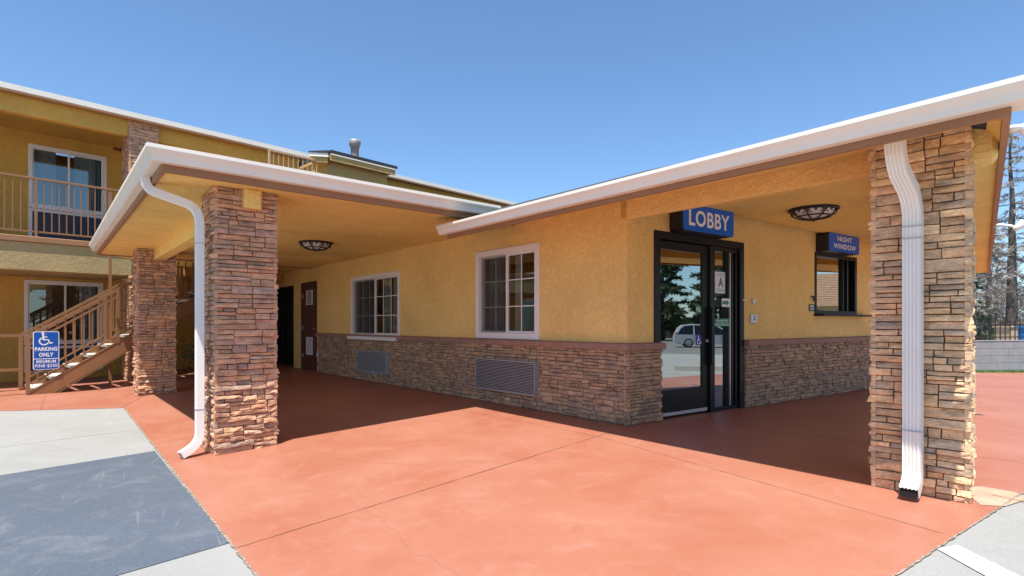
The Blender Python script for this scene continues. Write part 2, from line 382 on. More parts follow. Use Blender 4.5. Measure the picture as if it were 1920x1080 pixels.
def wall_grid(mb, fr, s0, s1, z0, z1, d0, d1, openings):
    """wall between depths d0 (inner) and d1 (outer face) with rectangular openings (s0,s1,z0,z1)"""
    S = sorted({s0,s1,*[o[i] for o in openings for i in (0,1)]}); Z = sorted({z0,z1,*[o[i] for o in openings for i in (2,3)]})
    S = [x for x in S if s0<=x<=s1]; Z = [x for x in Z if z0<=x<=z1]
    def hole(a,b):
        return any(o[0]<a<o[1] and o[2]<b<o[3] for o in openings)
    idx = {}; vs = []; fs = []
    def V(i,k,j):
        if (i,k,j) not in idx:
            idx[(i,k,j)] = len(vs); vs.append(fr.pt(S[i],(d0,d1)[k],Z[j]))
        return idx[(i,k,j)]
    nS,nZ = len(S)-1,len(Z)-1
    solid = [[not hole((S[i]+S[i+1])/2,(Z[j]+Z[j+1])/2) for j in range(nZ)] for i in range(nS)]
    for i in range(nS):
        for j in range(nZ):
            if not solid[i][j]: continue
            for k in (0,1): fs.append((V(i,k,j),V(i+1,k,j),V(i+1,k,j+1),V(i,k,j+1)))
            for di,dj,(p,q) in ((-1,0,((i,j),(i,j+1))),(1,0,((i+1,j),(i+1,j+1))),(0,-1,((i,j),(i+1,j))),(0,1,((i,j+1),(i+1,j+1)))):
                a,b = i+di,j+dj
                if not (0<=a<nS and 0<=b<nZ and solid[a][b]):
                    fs.append((V(p[0],0,p[1]),V(q[0],0,q[1]),V(q[0],1,q[1]),V(p[0],1,p[1])))
    mb.add(vs, fs)
def ledgestones(mb, fr, s0, s1, zb, zt, d0, seed, hs=(.03,.075), ws=(.13,.40), t=(.02,.055), holes=(), zbot=None, end0=0, end1=0, rough=.010):
    """rows of split-face stones on a wall; zb/zt may be callables of s"""
    rnd = random.Random(seed); z = zb; gap = .0022
    while z < zt-.012:
        band = min(rnd.uniform(.075,.16), zt-z)
        if zt-(z+band) < .04: band = zt-z
        s = s0-end0*rnd.uniform(.2,1)
        send = s1+end1*rnd.uniform(.2,1)
        while s < send-.01:
            w = rnd.uniform(*ws)
            if send-(s+w) < ws[0]*.7: w = send-s
            # split the cell into 1-3 courses
            n = max(1, min(3, int(band/rnd.uniform(hs[0],hs[1])+.5)))
            if band < hs[0]*1.6: n = 1
            cuts = sorted([0,1]+[ (k+1)/n+rnd.uniform(-.12,.12)/n for k in range(n-1)])
            for k in range(len(cuts)-1):
                za = z+band*cuts[k]; zc = z+band*cuts[k+1]
                parts = [(s,s+w)]
                if w > .19 and rnd.random() < .45:
                    c = s+w*rnd.uniform(.3,.7); parts = [(s,c),(c,s+w)]
                for (sa,sb) in parts:
                    if any(h[0]<(sa+sb)/2<h[1] and h[2]<(za+zc)/2<h[3] for h in holes): continue
                    one_stone(mb, fr, sa+gap, sb-gap, za+gap, zc-gap*.6, d0, rnd.uniform(*t), rnd, rough)
            s += w
        z += band
def one_stone(mb, fr, sa, sb, za, zc, d0, t, rnd, rough):
    nx = max(2, min(7, int((sb-sa)/.05)+1)); nz = 2 if zc-za < .05 else 3
    ox,oz = rnd.uniform(0,99), rnd.uniform(0,99); tilt = rnd.uniform(-.006,.006); tz = rnd.uniform(-.004,.008)
    b = min(.0045, (zc-za)*.16)
    vs = []; fs = []
    for j in range(nz+1):
        for i in range(nx+1):
            fx,fz = i/nx, j/nz
            edge = (i in (0,nx)) or (j in (0,nz))
            n1 = noise.noise(Vector((ox+fx*(sb-sa)*14, oz+fz*(zc-za)*22, 0)))
            d = d0+t+rough*n1*1.6+tilt*(fx-.5)*2+tz*(.5-fz)*2-(b if edge else 0)
            jz = 0
            if j == nz or j == 0: jz = noise.noise(Vector((ox+fx*(sb-sa)*9, oz+j, 5)))*.004
            ex = b*.5 if i == 0 else (-b*.5 if i == nx else 0); ez = b*.5 if j == 0 else (-b*.5 if j == nz else 0)
            vs.append(fr.pt(sa+(sb-sa)*fx+ex, d, za+(zc-za)*fz+ez+jz))
    for j in range(nz):
        for i in range(nx):
            a = j*(nx+1)+i; fs.append((a,a+1,a+nx+2,a+nx+1))
    # boundary ring at the wall
    ring = [i for i in range(nx+1)]+[j*(nx+1)+nx for j in range(1,nz+1)]+[nz*(nx+1)+i for i in range(nx-1,-1,-1)]+[j*(nx+1) for j in range(nz-1,0,-1)]
    base = len(vs)
    for idx in ring:
        j,i = divmod(idx,nx+1); vs.append(fr.pt(sa+(sb-sa)*i/nx, d0-.004, za+(zc-za)*j/nz))
    m = len(ring)
    for k in range(m):
        k2 = (k+1)%m; fs.append((ring[k],ring[k2],base+k2,base+k))
    mb.add(vs, fs)
def stone_pillar(parent, A, u, n_side, w, dep, zt, mat, seed, t=(.015,.05)):
    """A: front left corner seen from the front, u: along the front (left to right), n_side: into depth"""
    front = Frame(A, u, (-n_side[0],-n_side[1]))
    B = (A[0]+u[0]*w, A[1]+u[1]*w); C = (B[0]+n_side[0]*dep, B[1]+n_side[1]*dep); Dp = (A[0]+n_side[0]*dep, A[1]+n_side[1]*dep)
    # true outward normals
    def nrm(p,q):
        x,y = q[0]-p[0],q[1]-p[1]; l = math.hypot(x,y); return (x/l,y/l),(y/l,-x/l)
    core = MB(); st = MB(); k = 0
    zb = min(zg(*p) for p in (A,B,C,Dp))-.02
    i = .012
    ctr = ((A[0]+C[0])/2,(A[1]+C[1])/2)
    def ins(p): return (p[0]+(ctr[0]-p[0])*.10, p[1]+(ctr[1]-p[1])*.10)
    q = [ins(p) for p in (A,B,C,Dp)]
    core.hexa([(*p,zb) for p in q]+[(*p,zt-.004) for p in q])
    core.mi = 0
    faces = [(A,B),(B,C),(C,Dp),(Dp,A)]
    for (p,q2) in faces:
        uu,nn = nrm(p,q2); ln = math.hypot(q2[0]-p[0],q2[1]-p[1])
        fr = Frame(p, uu, nn); zz = min(zg(*p),zg(*q2))+.002
        ledgestones(st, fr, 0, ln, zz, zt, -.028, seed+k, t=t, end0=.003, end1=.006, hs=(.032,.072), rough=.009)
        k += 1
    o = st.build('stone_pillar', mat, parent)
    core.build('mortar_core', mMortar, o)
    return o
def gutter_profile(h=.135, w=.12, t=.004):
    # K-style, out is away from fascia
    o = [(0,0),(.55*w,0),(.62*w,.03*h),(.70*w,.32*h),(.80*w,.52*h),(.95*w,.66*h),(w,.76*h),(w,h),(w-.014,h),(w-.014,h-.012),(w-.014,.80*h),(.84*w-.01,.60*h),(.66*w,.34*h),(.56*w,t),(t,t),(t,h*.9),(0,h*.9)]
    return o
def downspout_path(mb, pts, w=.095, dpt=.07, side=None, ribs=5):
    """corrugated rectangular pipe along pts; side: unit horizontal vector across the wide face"""
    sx = Vector((side[0],side[1],0)); P = [Vector(p) for p in pts]
    def shape():
        pr = []
        n = ribs*2
        for k in range(n+1): pr.append((-w/2+w*k/n, dpt/2-(.009 if k%2 else 0)))
        for k in range(n,-1,-1): pr.append((-w/2+w*k/n, -dpt/2+(.009 if k%2 else 0)))
        return pr
    pr = shape(); rings = []
    for i,p in enumerate(P):
        t = (P[min(i+1,len(P)-1)]-P[max(i-1,0)]).normalized()
        f = sx.cross(t).normalized()
        if f.length < .1: f = Vector((0,0,1))
        s2 = t.cross(f).normalized()*(1)
        if s2.dot(sx) < 0: s2 = -s2
        rings.append([p+s2*a+f*b for a,b in pr])
    n = len(pr); vs = [v for r in rings for v in r]; fs = []
    for i in range(len(P)-1):
        for k in range(n):
            k2=(k+1)%n; fs.append((i*n+k,i*n+k2,(i+1)*n+k2,(i+1)*n+k))
    mb.add(vs, fs)
def arc_pts(p0, p1, p2, n=7):
    p0,p1,p2 = Vector(p0),Vector(p1),Vector(p2)
    return [(p0*(1-t)**2+p1*2*t*(1-t)+p2*t*t) for t in [k/n for k in range(n+1)]]

# ------------------------------------------------------------------ ground
def sheet(name, polys, mats, off, kind='structure', parent=None, sub=None):
    bm = bmesh.new()
    for pi,poly in enumerate(polys):
        vs = [bm.verts.new((x,y,0)) for x,y in poly]
        f = bm.faces.new(vs); f.normal_update(); f.material_index = pi if len(mats)>1 else 0
    bmesh.ops.triangulate(bm, faces=bm.faces[:])
    for co,no in (((CORNER[0],CORNER[1],0),(NL[0],NL[1],0)),((CORNER[0]+NL[0]*4.05,CORNER[1]+NL[1]*4.05,0),(NL[0],NL[1],0)),((6,0,0),(1,0,0)),((38,0,0),(1,0,0))):
        bmesh.ops.bisect_plane(bm, geom=bm.verts[:]+bm.edges[:]+bm.faces[:], plane_co=co, plane_no=no)
    for v in bm.verts: v.co.z = zg(v.co.x,v.co.y)+off
    bmesh.ops.recalc_face_normals(bm, faces=bm.faces[:])
    for f in bm.faces:
        if f.normal.z < 0: f.normal_flip()
    me = bpy.data.meshes.new(name); bm.to_mesh(me); bm.free()
    for m in mats: me.materials.append(m)
    o = bpy.data.objects.new(name, me); COL.objects.link(o)
    if kind: o['kind'] = kind
    if parent: o.parent = parent
    ORG[o.name] = (0,0,0)
    return o
def band(p, q, w):
    dx,dy = q[0]-p[0],q[1]-p[1]; l = math.hypot(dx,dy); nx,ny = -dy/l*w/2, dx/l*w/2
    return [(p[0]+nx,p[1]+ny),(q[0]+nx,q[1]+ny),(q[0]-nx,q[1]-ny),(p[0]-nx,p[1]-ny)]
def wobble_band(p, q, w, seed, step=.12, amp=.35):
    rnd = random.Random(seed); dx,dy = q[0]-p[0],q[1]-p[1]; l = math.hypot(dx,dy); nx,ny = -dy/l, dx/l
    n = max(2,int(l/step)); a=[]; b=[]
    for i in range(n+1):
        t=i/n; o1=w/2*(1+rnd.uniform(-amp,amp)); o2=w/2*(1+rnd.uniform(-amp,amp))
        a.append((p[0]+dx*t+nx*o1,p[1]+dy*t+ny*o1)); b.append((p[0]+dx*t-nx*o2,p[1]+dy*t-ny*o2))
    return a+b[::-1]
sheet('parking_lot', [[(-260,-260),(260,-260),(260,260),(-260,260)]], [mConcrete], 0)
rd = (.834,.552)
red_poly = [(-.02,1.45),(3.472,3.761),(14,10.73),(17.5,15.9),(12.0,15.0),(6,21),(-4,30),(-28,14),(-26,5.0),(-7.775,8.423),(-6.113,8.732),(-1.348,2.92)]
sheet('red_pavement', [red_poly], [mRed], .004)
sheet('dark_parking_bay', [[(-3.723,5.78),(-1.709,3.353),(-5.6,-1.21),(-8.74,-.45)]], [mSlate], .004)
sheet('pavement_seam', [wobble_band((-6.113,8.732),(-1.348,2.92),.015,3,.035,.8), wobble_band((-1.348,2.92),(-.02,1.45),.015,5,.035,.8), wobble_band((-.02,1.45),(3.472,3.761),.011,6,.03,.8), wobble_band((3.472,3.761),(9,7.42),.011,7,.03,.8)], [mSeam]*1, .008)
sheet('pavement_joint', [wobble_band((-1.64,3.27),(1.072,5.949),.008,8,.1,.6), wobble_band((-6.19,8.80),(-6.6,9.93),.014,9),
      wobble_band((-8.609,10.232),(-7.301,8.58),.02,11), wobble_band((.9,5.75),(2.45,3.15),.005,10,.1,.6), wobble_band((-1.9,8.9),(.9,5.75),.005,12,.1,.6),
      wobble_band((2.4,6.3),(4.2,4.6),.009,13,.1,.5), wobble_band((3.55,3.2),(3.22,3.72),.012,14)], [mJoint], .008)
sheet('concrete_joint', [wobble_band((-8.2,2.6),(-4.72,6.93),.014,15)], [mGreyJoint], .006)
sheet('parking_line', [[(2.27,2.96),(2.41,3.0),(2.50,1.0),(2.30,1.0)], band((8.7,3.6),(9.1,7.2),.1), band((13.5,2.5),(15,14),.1), band((19,1),(20.5,14),.1)], [mLine], .007)
sheet('cement_patch', [[(3.0,3.55),(3.13,3.52),(3.36,3.62),(3.42,3.76),(3.30,3.90),(3.14,3.88)]], [mPatch], .007)
sheet('asphalt_drive', [[(24,-60),(90,-60),(90,60),(24,60)]], [mAsphalt], .005)
# grass strip along the block wall
gb = MB(); rnd = random.Random(5)
for i in range(5200):
    t = rnd.random(); q = rnd.random()
    x = 11.6+t*8.0; y = 14.95+(x-12.73)*.235+(-.02-q*.42)
    z = zg(x,y); h = rnd.uniform(.03,.075); a = rnd.uniform(0,6.28); w = .008
    gb.add([(x-w*math.cos(a),y-w*math.sin(a),z),(x+w*math.cos(a),y+w*math.sin(a),z),(x+rnd.uniform(-.03,.03),y+rnd.uniform(-.03,.03),z+h)],[(0,1,2)])
g_ = gb.build('grass', mGrass, fix=False); g_['kind']='stuff'
sheet('grass_soil', [[(11.4,14.18),(20,16.2),(20,16.7),(11.4,14.7)]], [M('soil_green',(.12,.14,.05),.9,.3,6)], .008)

# ------------------------------------------------------------------ lobby building
lobby = thing('lobby_building', 'ochre stucco lobby building with brown ledgestone base and blue signs', 'building', (1.287,6.187,0))
OPEN_L = [(1.50,2.88,.945,2.22),(5.26,7.355,.868,2.125),(9.33,10.4,-.01,2.185),(10.97,12.4,-.01,2.16)]
b = MB(); wall_grid(b, L, -.0+.05, 14.2, -.03, 2.72, -.21, -.05, OPEN_L); b.build('wall', mStucco, lobby)
OPEN_D = [(.50,2.33,-.01,2.25),(4.30,5.73,1.31,2.275)]
b = MB(); wall_grid(b, D, .05, 9.6, -.03, 2.72, -.24, -.05, OPEN_D); b.build('wall', mStucco, lobby)
# corner post so the two walls meet in a clean stucco corner
b = MB(); c0 = L.pt(.0,0)
q = []
for (a,d1,bq,d2) in ((-1,-1,0,0),):
    pass
cx = (CORNER[0]-(NL[0]+ND[0])*.05*.98, CORNER[1]-(NL[1]+ND[1])*.05*.98)
pA = L.pt(.05,-.05); pB = L.pt(.05,-.21); pC = D.pt(.05,-.24); pD = D.pt(.05,-.05)
pts = [cx, pA[:2], pB[:2], pC[:2], pD[:2]]
b.add([(*p,-.03) for p in pts]+[(*p,2.72) for p in pts], [tuple(range(4,-1,-1)),tuple(range(5,10))]+[(i,(i+1)%5,5+(i+1)%5,5+i) for i in range(5)])
b.build('corner_post', mStucco, lobby)
# far end wall and back walls enclosing the interior
b = MB()
e1 = L.pt(14.2,-.05)[:2]; e2 = (e1[0]+9*(-NL[0])*.9, e1[1]+9*(-NL[1])*.9)
f1 = D.pt(9.6,-.05)[:2]; f2 = (f1[0]+VR[0]*.05-.3, f1[1]+7.5)
for p,q in ((e1,e2),(e2,f2),(f2,f1)):
    b.bar((*p,1.33),(*q,1.33),.16,2.7)
b.build('back_wall', mStucco, lobby)
# interior ceiling, floor
b = MB(); inner = [L.pt(.3,-.3)[:2],L.pt(14,-.3)[:2],e2,f2,D.pt(9.3,-.3)[:2]]
b.add([(*p,2.60) for p in inner],[tuple(range(5))]); b.build('ceiling', mInterior, lobby)
b = MB(); b.add([(*p,.012) for p in inner],[tuple(range(5))]); b.build('interior_floor', mInterior, lobby)
# stone wainscots
PT = [(1.50,2.80,.20,.65)]
def wains(fr, s0, s1, seed, holes=(), e0=0, e1=0):
    b = MB(); ledgestones(b, fr, s0, s1, .006, .852, -.035, seed, hs=(.03,.062), ws=(.09,.30), t=(.012,.04), holes=holes, end0=e0, end1=e1, rough=.008)
    o = b.build('stone_wainscot', mStoneW, lobby)
    c = MB(); c.box(fr, s0+.012, s1-.005, -.0495, -.040, -.03, .85); c.build('mortar_core', mMortar, o)
    return o
mStoneW = stone('ledgestone_wall', [(.27,.17,.12),(.38,.235,.16),(.30,.19,.135),(.42,.26,.17),(.25,.165,.13),(.37,.24,.175),(.33,.19,.12),(.29,.20,.165)], 1.25)
wains(L, .0, 9.22, 11, e0=.02)
wains(D, .0, .605, 23, e0=.02)
wains(D, 2.345, 9.6, 31)
# ledge caps (mitred at the corner)
b = MB(); prof = [(-.05,.0),(.032,.0),(.036,.012),(.036,.058),(.030,.072),(-.05,.082)]
pth = [(*L.pt(9.25,0)[:2],.850),(*CORNER,.850),(*D.pt(.62,0)[:2],.850)]
b.sweep(pth, prof); b.build('ledge_cap', mLedge, lobby)
b = MB(); b.sweep([(*D.pt(2.34,0)[:2],.850),(*D.pt(9.62,0)[:2],.850)], prof); b.build('ledge_cap', mLedge, lobby)

def curtain(mb, fr, s0, s1, z0, z1, d, amp=.03, wl=.09, seed=0):
    rnd = random.Random(seed); n = max(8,int((s1-s0)/.012)); vs = []; ph = rnd.uniform(0,6)
    for i in range(n+1):
        s = s0+(s1-s0)*i/n; dd = d+amp*math.sin(s/wl*2*math.pi+ph+.8*math.sin(s*7))
        vs += [fr.pt(s,dd,z0),fr.pt(s,dd*.6+d*.4,z1)]
    mb.add(vs, [(2*i,2*i+2,2*i+3,2*i+1) for i in range(n)])
def slider_window(parent, fr, s0, s1, z0, z1, d, mg, fw=.07, cols=2, grid=True, cur=None, near_left=True, sill=False, sash_side=1, seed=1, blind=.55):
    """white sliding window. s0<s1; frame proud of stucco"""
    b = MB()
    for a in ((s0,s1,z1-fw,z1),(s0,s1,z0,z0+fw),(s0,s0+fw,z0+fw,z1-fw),(s1-fw,s1,z0+fw,z1-fw)): b.bbox(fr, a[0],a[1], d-.10,d+.022, a[2],a[3], .004)
    if sill: b.bbox(fr, s0+.0,s1-.01, d+.0222,d+.115, z0-.035,z0+.03, .004)
    w = b.build('window', mWhite, parent)
    i0,i1,k0,k1 = s0+fw,s1-fw,z0+fw,z1-fw; mid = (i0+i1)/2
    b = MB()
    for a in ((i0,mid+.02,k1-.028,k1),(i0,mid+.02,k0,k0+.028),(i0,i0+.028,k0+.028,k1-.028),(mid-.02,mid+.02,k0+.028,k1-.028)): b.box(fr,a[0],a[1],d-.045,d-.015,a[2],a[3])
    for a in ((mid+.021,i1,k1-.028,k1),(mid+.021,i1,k0,k0+.028),(i1-.028,i1,k0+.028,k1-.028)): b.box(fr,a[0],a[1],d-.080,d-.050,a[2],a[3])
    b.build('sash', mWhite, w)
    if grid:
        b = MB()
        for (a0,a1,dd) in ((i0+.03,mid-.02,d-.031),(mid+.03,i1-.03,d-.066)):
            for t in (1/3,2/3):
                z = k0+(k1-k0)*t; b.box(fr,a0,a1,dd-.003,dd+.003,z-.007,z+.007)
            for t in ((.5,) if cols==2 else (1/3,2/3)):
                s = a0+(a1-a0)*t; b.box(fr,s-.007,s+.007,dd-.0035,dd+.0035,k0+.03,k1-.03)
        b.build('muntin_grid', mWhite, w)
    b = MB()
    for (a0,a1,dd) in ((i0+.02,mid-.01,d-.038),(mid+.02,i1-.02,d-.074)):
        b.add([fr.pt(a0,dd,k0+.02),fr.pt(a1,dd,k0+.02),fr.pt(a1,dd,k1-.02),fr.pt(a0,dd,k1-.02)],[(0,1,2,3)])
    b.build('pane', mg, w)
    if grid:
        b = MB(); b.add([fr.pt(mid+.03,d-.030,k0+.01),fr.pt(i1-.005,d-.030,k0+.01),fr.pt(i1-.005,d-.030,k1-.01),fr.pt(mid+.03,d-.030,k1-.01)],[(0,1,2,3)]); b.build('insect_screen', mScreen, w)
    if cur:
        for (a,c) in cur:
            b = MB(); curtain(b, fr, i0+(i1-i0)*a, i0+(i1-i0)*c, k0-.03, k1+.02, d-.2, seed=seed)
            b.build('curtain', mCurtain if mg is not mGlassWing else mCurtainB, w)
    b = MB(); b.box(fr, s0-.35, s1+.35, d-1.3, d-1.28, z0-.2, z1+.15)
    b.box(fr, s0-.35, s0-.33, d-1.28, d-.2, z0-.2, z1+.15); b.box(fr, s1+.33, s1+.35, d-1.28, d-.2, z0-.2, z1+.15)
    b.build('room_backdrop', mInterior, w)
    return w
slider_window(lobby, L, 1.487, 2.893, .935, 2.228, -.05, mGlassWin, .085, cur=[(.72,1.0),(.40,.52)], seed=2)
slider_window(lobby, L, 5.25, 7.365, .866, 2.130, -.05, mGlassWin, .075, cols=3, cur=[(.0,.30),(.34,.46),(.86,1.0)], seed=4, sill=True)

# storefront entrance
b = MB()
for a in ((.50,2.33,2.16,2.252,-.12,-.03),(.50,.603,0,2.16,-.12,-.03),(2.235,2.33,0,2.16,-.12,-.03),(1.59,1.69,0.0,2.16,-.13,-.045),(1.69,2.235,.0,.055,-.13,-.06),(1.69,2.235,2.10,2.16,-.13,-.06),
          (2.08,2.125,.055,2.10,-.15,-.062),(2.165,2.20,.055,2.10,-.15,-.055),(1.995,2.04,.055,2.10,-.13,-.058)):
    b.bbox(D,a[0],a[1],a[4],a[5],a[2],a[3],.004)
ent = b.build('entrance_door', mBlackMetal, lobby); ent['label'] = 'dark bronze glazed entrance door with sidelight'
b = MB(); b.box(D,2.036,2.06,-.14,-.061,.055,2.10); b.build('grey_gasket', mAlu, ent)
b = MB()
lf = dict(s0=.607,s1=1.585,z0=.03,z1=2.15)
for a in ((lf['s0'],lf['s1'],.03,.345),(lf['s0'],lf['s1'],2.05,2.15),(lf['s0'],lf['s0']+.03,.345,2.05),(1.47,1.585,.345,2.05)): b.bbox(D,a[0],a[1],-.115,-.075,a[2],a[3],.004)
b.build('door_leaf', mBlackMetal, ent)
b = MB(); b.bbox(D,.62,1.55,-.0745,-.060,.034,.075,.004)
for k in range(6): b.lathe((*D.pt(.68+k*.16,-.060)[:2],.055),[(.0,0),(.007,0),(.006,.003),(0,.003)],8,ND)
b.build('door_sweep', mAlu, ent)
b = MB(); b.add([D.pt(.63,-.095,.34),D.pt(1.475,-.095,.34),D.pt(1.475,-.095,2.06),D.pt(.63,-.095,2.06)],[(0,1,2,3)]); b.build('pane', mGlassDoor, ent)
b = MB(); b.add([D.pt(1.685,-.100,.05),D.pt(2.0,-.100,.05),D.pt(2.0,-.100,2.11),D.pt(1.685,-.100,2.11)],[(0,1,2,3)]); b.build('pane', mGlassDoor, ent)
b = MB(); b.bbox(D,1.575,1.60,-.044,-.006,.62,1.36,.005); b.box(D,1.58,1.595,-.074,-.0445,.66,.70); b.box(D,1.58,1.595,-.074,-.0445,1.28,1.32)
b.build('pull_handle', mBlackMetal, ent)
b = MB(); b.lathe((*D.pt(1.555,-.0748)[:2],.93),[(.0,0),(.022,0),(.022,.012),(.015,.02),(0,.02)],16,ND); b.build('lock_cylinder', mAlu, ent)
b = MB(); b.box(D,2.0,2.235,-.16,-.155,.05,2.11); b.build('closure_panel', mDark, ent)
b = MB(); b.box(D,.56,1.75,-1.6,-1.58,.02,2.4); b.box(D,1.75,2.9,-1.9,-1.88,.02,2.4); b.build('vestibule_screen', mDark, ent)
# night window
b = MB()
for a in ((4.295,5.735,2.225,2.285),(4.295,5.735,1.305,1.36),(4.295,4.345,1.36,2.225),(5.66,5.735,1.36,2.225)): b.bbox(D,a[0],a[1],-.16,-.035,a[2],a[3],.004)
b.bbox(D,5.30,5.335,-.14,-.07,1.36,2.225,.003); b.bbox(D,5.42,5.47,-.15,-.06,1.36,2.225,.003)
nw = b.build('night_window', mBlackMetal, lobby)
b = MB(); b.add([D.pt(4.34,-.11,1.35),D.pt(5.31,-.11,1.35),D.pt(5.31,-.11,2.23),D.pt(4.34,-.11,2.23)],[(0,1,2,3)]); b.build('pane', mGlassDoor, nw)
b = MB(); b.box(D,5.33,5.67,-.155,-.15,1.35,2.23); b.build('closure_panel', mDark, nw)
b = MB(); b.bbox(D,4.27,6.02,-.05,.10,1.272,1.303,.005); b.build('counter_shelf', mBlackMetal, nw)
b = MB(); b.box(D,4.1,5.9,-1.3,-1.28,.9,2.5); b.build('room_backdrop', mDark, nw)
# brown service door and dark doorway on the long wall
b = MB(); b.box(L,9.36,10.37,-.12,-.075,.01,2.16)
sd = b.build('service_door', mDoor, lobby)
b = MB()
for a in ((9.33,9.36,0,2.185),(10.37,10.4,0,2.185),(9.36,10.37,2.16,2.185)): b.box(L,a[0],a[1],-.14,-.04,a[2],a[3])
b.build('door_frame', mDoor, sd)
def louver(mb_f, mb_s, fr, s0,s1,z0,z1,d, n, vert=False, fw=.02, th=.012):
    for a in ((s0,s1,z1-fw,z1),(s0,s1,z0,z0+fw),(s0,s0+fw,z0+fw,z1-fw),(s1-fw,s1,z0+fw,z1-fw)): mb_f.box(fr,a[0],a[1],d,d+.02,a[2],a[3])
    for k in range(n):
        t = (k+.5)/n
        if vert:
            s = s0+fw+(s1-s0-2*fw)*t; mb_s.box(fr,s-.006,s+.006,d+.002,d+.014,z0+fw,z1-fw)
        else:
            z = z0+fw+(z1-z0-2*fw)*t; h = (z1-z0-2*fw)/n
            p = [fr.pt(s0+fw,d+.001,z+h*.45),fr.pt(s1-fw,d+.001,z+h*.45),fr.pt(s1-fw,d+.017,z-h*.25),fr.pt(s0+fw,d+.017,z-h*.25)]
            q = [fr.pt(s0+fw,d+.001,z+h*.30),fr.pt(s1-fw,d+.001,z+h*.30),fr.pt(s1-fw,d+.017,z-h*.40),fr.pt(s0+fw,d+.017,z-h*.40)]
            mb_s.hexa(q+p)
b = MB(); s_ = MB(); louver(b,s_,L,9.68,10.08,1.62,1.98,-.0748,4,True); b.build('vision_panel_frame', mWhite, sd)
b = MB(); b.box(L,9.70,10.06,-.0746,-.070,1.64,1.96); b.build('vision_pane', mVanGlass, sd); s_.build('vision_panel_bars', mWhite, sd)
b = MB(); s_ = MB(); louver(b,s_,L,9.68,10.08,.38,.82,-.0748,14); b.mi=0; b.v+=[]; b.build('vent_frame', mWhite, sd); s_.build('vent_louvre', mWhite, sd)
b = MB(); b.tube([L.pt(9.46,-.073,1.02),L.pt(9.46,-.02,1.02),L.pt(9.58,-.02,1.02)],.011); b.build('lever_handle', mAlu, sd)
for z in (.35,1.05,1.85):
    b = MB(); b.box(L,10.35,10.385,-.074,-.06,z-.05,z+.05); b.build('hinge', mAlu, sd)
b = MB(); b.box(L,10.99,12.38,-.35,-.30,.005,2.15); dd = b.build('passage_door', mDark, lobby)
b = MB()
for a in ((10.97,11.01,0,2.16),(12.36,12.4,0,2.16),(11.01,12.36,2.12,2.16)): b.box(L,a[0],a[1],-.25,-.04,a[2],a[3])
b.build('door_frame', mDark, dd)
b = MB(); b.lathe((*L.pt(11.12,-.299)[:2],1.02),[(0,0),(.03,0),(.035,.03),(.02,.05),(0,.055)],12,NL); b.build('door_knob', mAlu, dd)
# entrance soffit (stucco ceiling) and beam
b = MB()
sf = [L.pt(-.1,-.1)[:2], D.pt(9.7,-.06)[:2], (8.2,10.0), (3.05,4.02), L.pt(-3.1,-.12)[:2]]
b.add([(*p,2.575) for p in sf]+[(*p,2.62) for p in sf],[tuple(range(5)),tuple(range(9,4,-1))]+[(i,(i+1)%5,5+(i+1)%5,5+i) for i in range(5)])
b.build('soffit', mSoffit, lobby)
b = MB(); b.bbox(L,-2.75,.14,-.135,-.05,2.335,2.74,.012); b.build('beam', mStucco, lobby)
b = MB()
BE=Frame((2.963,3.568),VR,(.7625,-.647)); b.bbox(BE,.06,.27,-.08,.125,2.215,2.47,.03); b.build('beam_end', mStucco, lobby)
b = MB(); b.bar((3.25,4.1,2.44),(9.6,11.55,2.44),.16,.24); b.build('beam', mStucco, lobby)
# eaves : lip at d=1.1, z=2.43
EC = (2.645,2.937)                      # fascia corner, front right
gl = L.pt(2.13,.985)[:2]               # left end of the front fascia
far = (EC[0]+VR[0]*12.3, EC[1]+VR[1]*12.3)
# travel from far end -> corner -> left so that 'out' (right of travel) faces out
b = MB(); b.sweep([(*gl,2.255),(*EC,2.255),(*far,2.255)], [(0,0),(0,.12),(-.035,.12),(-.035,0)]); b.build('fascia', mBrown, lobby)
b = MB(); b.smooth=False
gl2 = L.pt(2.22,.985)[:2]
b.sweep([(*gl2,2.302),(*EC,2.302),(EC[0]+VR[0]*.12,EC[1]+VR[1]*.12,2.302)], [(o+.0012,z) for o,z in gutter_profile(.112,.115)]); gt = b.build('gutter', mGutter, lobby)
for t_ in (.10,):
    q0_=(EC[0]+UL[0]*t_,EC[1]+UL[1]*t_,2.3015); q1_=(EC[0]+UL[0]*(t_+.012),EC[1]+UL[1]*(t_+.012),2.3015)
    b = MB(); b.sweep([q1_,q0_], [(o*1.005+.0012,z*1.003) for o,z in gutter_profile(.112,.115)][:9]+[(0,.113)]); b.build('gutter_seam', mGutter, lobby)
# sloped front soffit (roof pitch) and flat right hand soffit
b = MB()
a0 = L.pt(2.0,.95,2.29); a1 = (EC[0]-.03,EC[1]+.05,2.29); p1_ = L.pt(-2.75,.0,2.50); p0_ = L.pt(2.0,-.05,2.70)
b.add([a0,a1,p1_,p0_,(2.985,3.55,2.45)],[(0,1,2,3),(1,4,2)]); b.build('soffit', mSoffit, lobby)
b = MB()
r0 = (EC[0]+VR[0]*1.0-.02,EC[1]+VR[1]*1.0); r1 = (far[0]-.05,far[1]); inw=(-.762*1.15,.647*1.15)
b.add([(r0[0],r0[1],2.282),(r1[0],r1[1],2.282),(r1[0]+inw[0],r1[1]+inw[1],2.282),(r0[0]+inw[0]*.5,r0[1]+inw[1]*.5,2.282)],[(0,1,2,3)]); b.build('soffit', mSoffit, lobby)
b = MB(); b.add([(EC[0]+VR[0]*.06,EC[1]+VR[1]*.06,2.286),(r0[0],r0[1],2.2822),(3.16,3.78,2.2822),(2.985,3.55,2.45),(3.165,3.79,2.44),(3.06,4.085,2.50)],[(0,1,3),(1,2,3),(3,4,5)]); b.build('soffit', mSoffit, lobby)
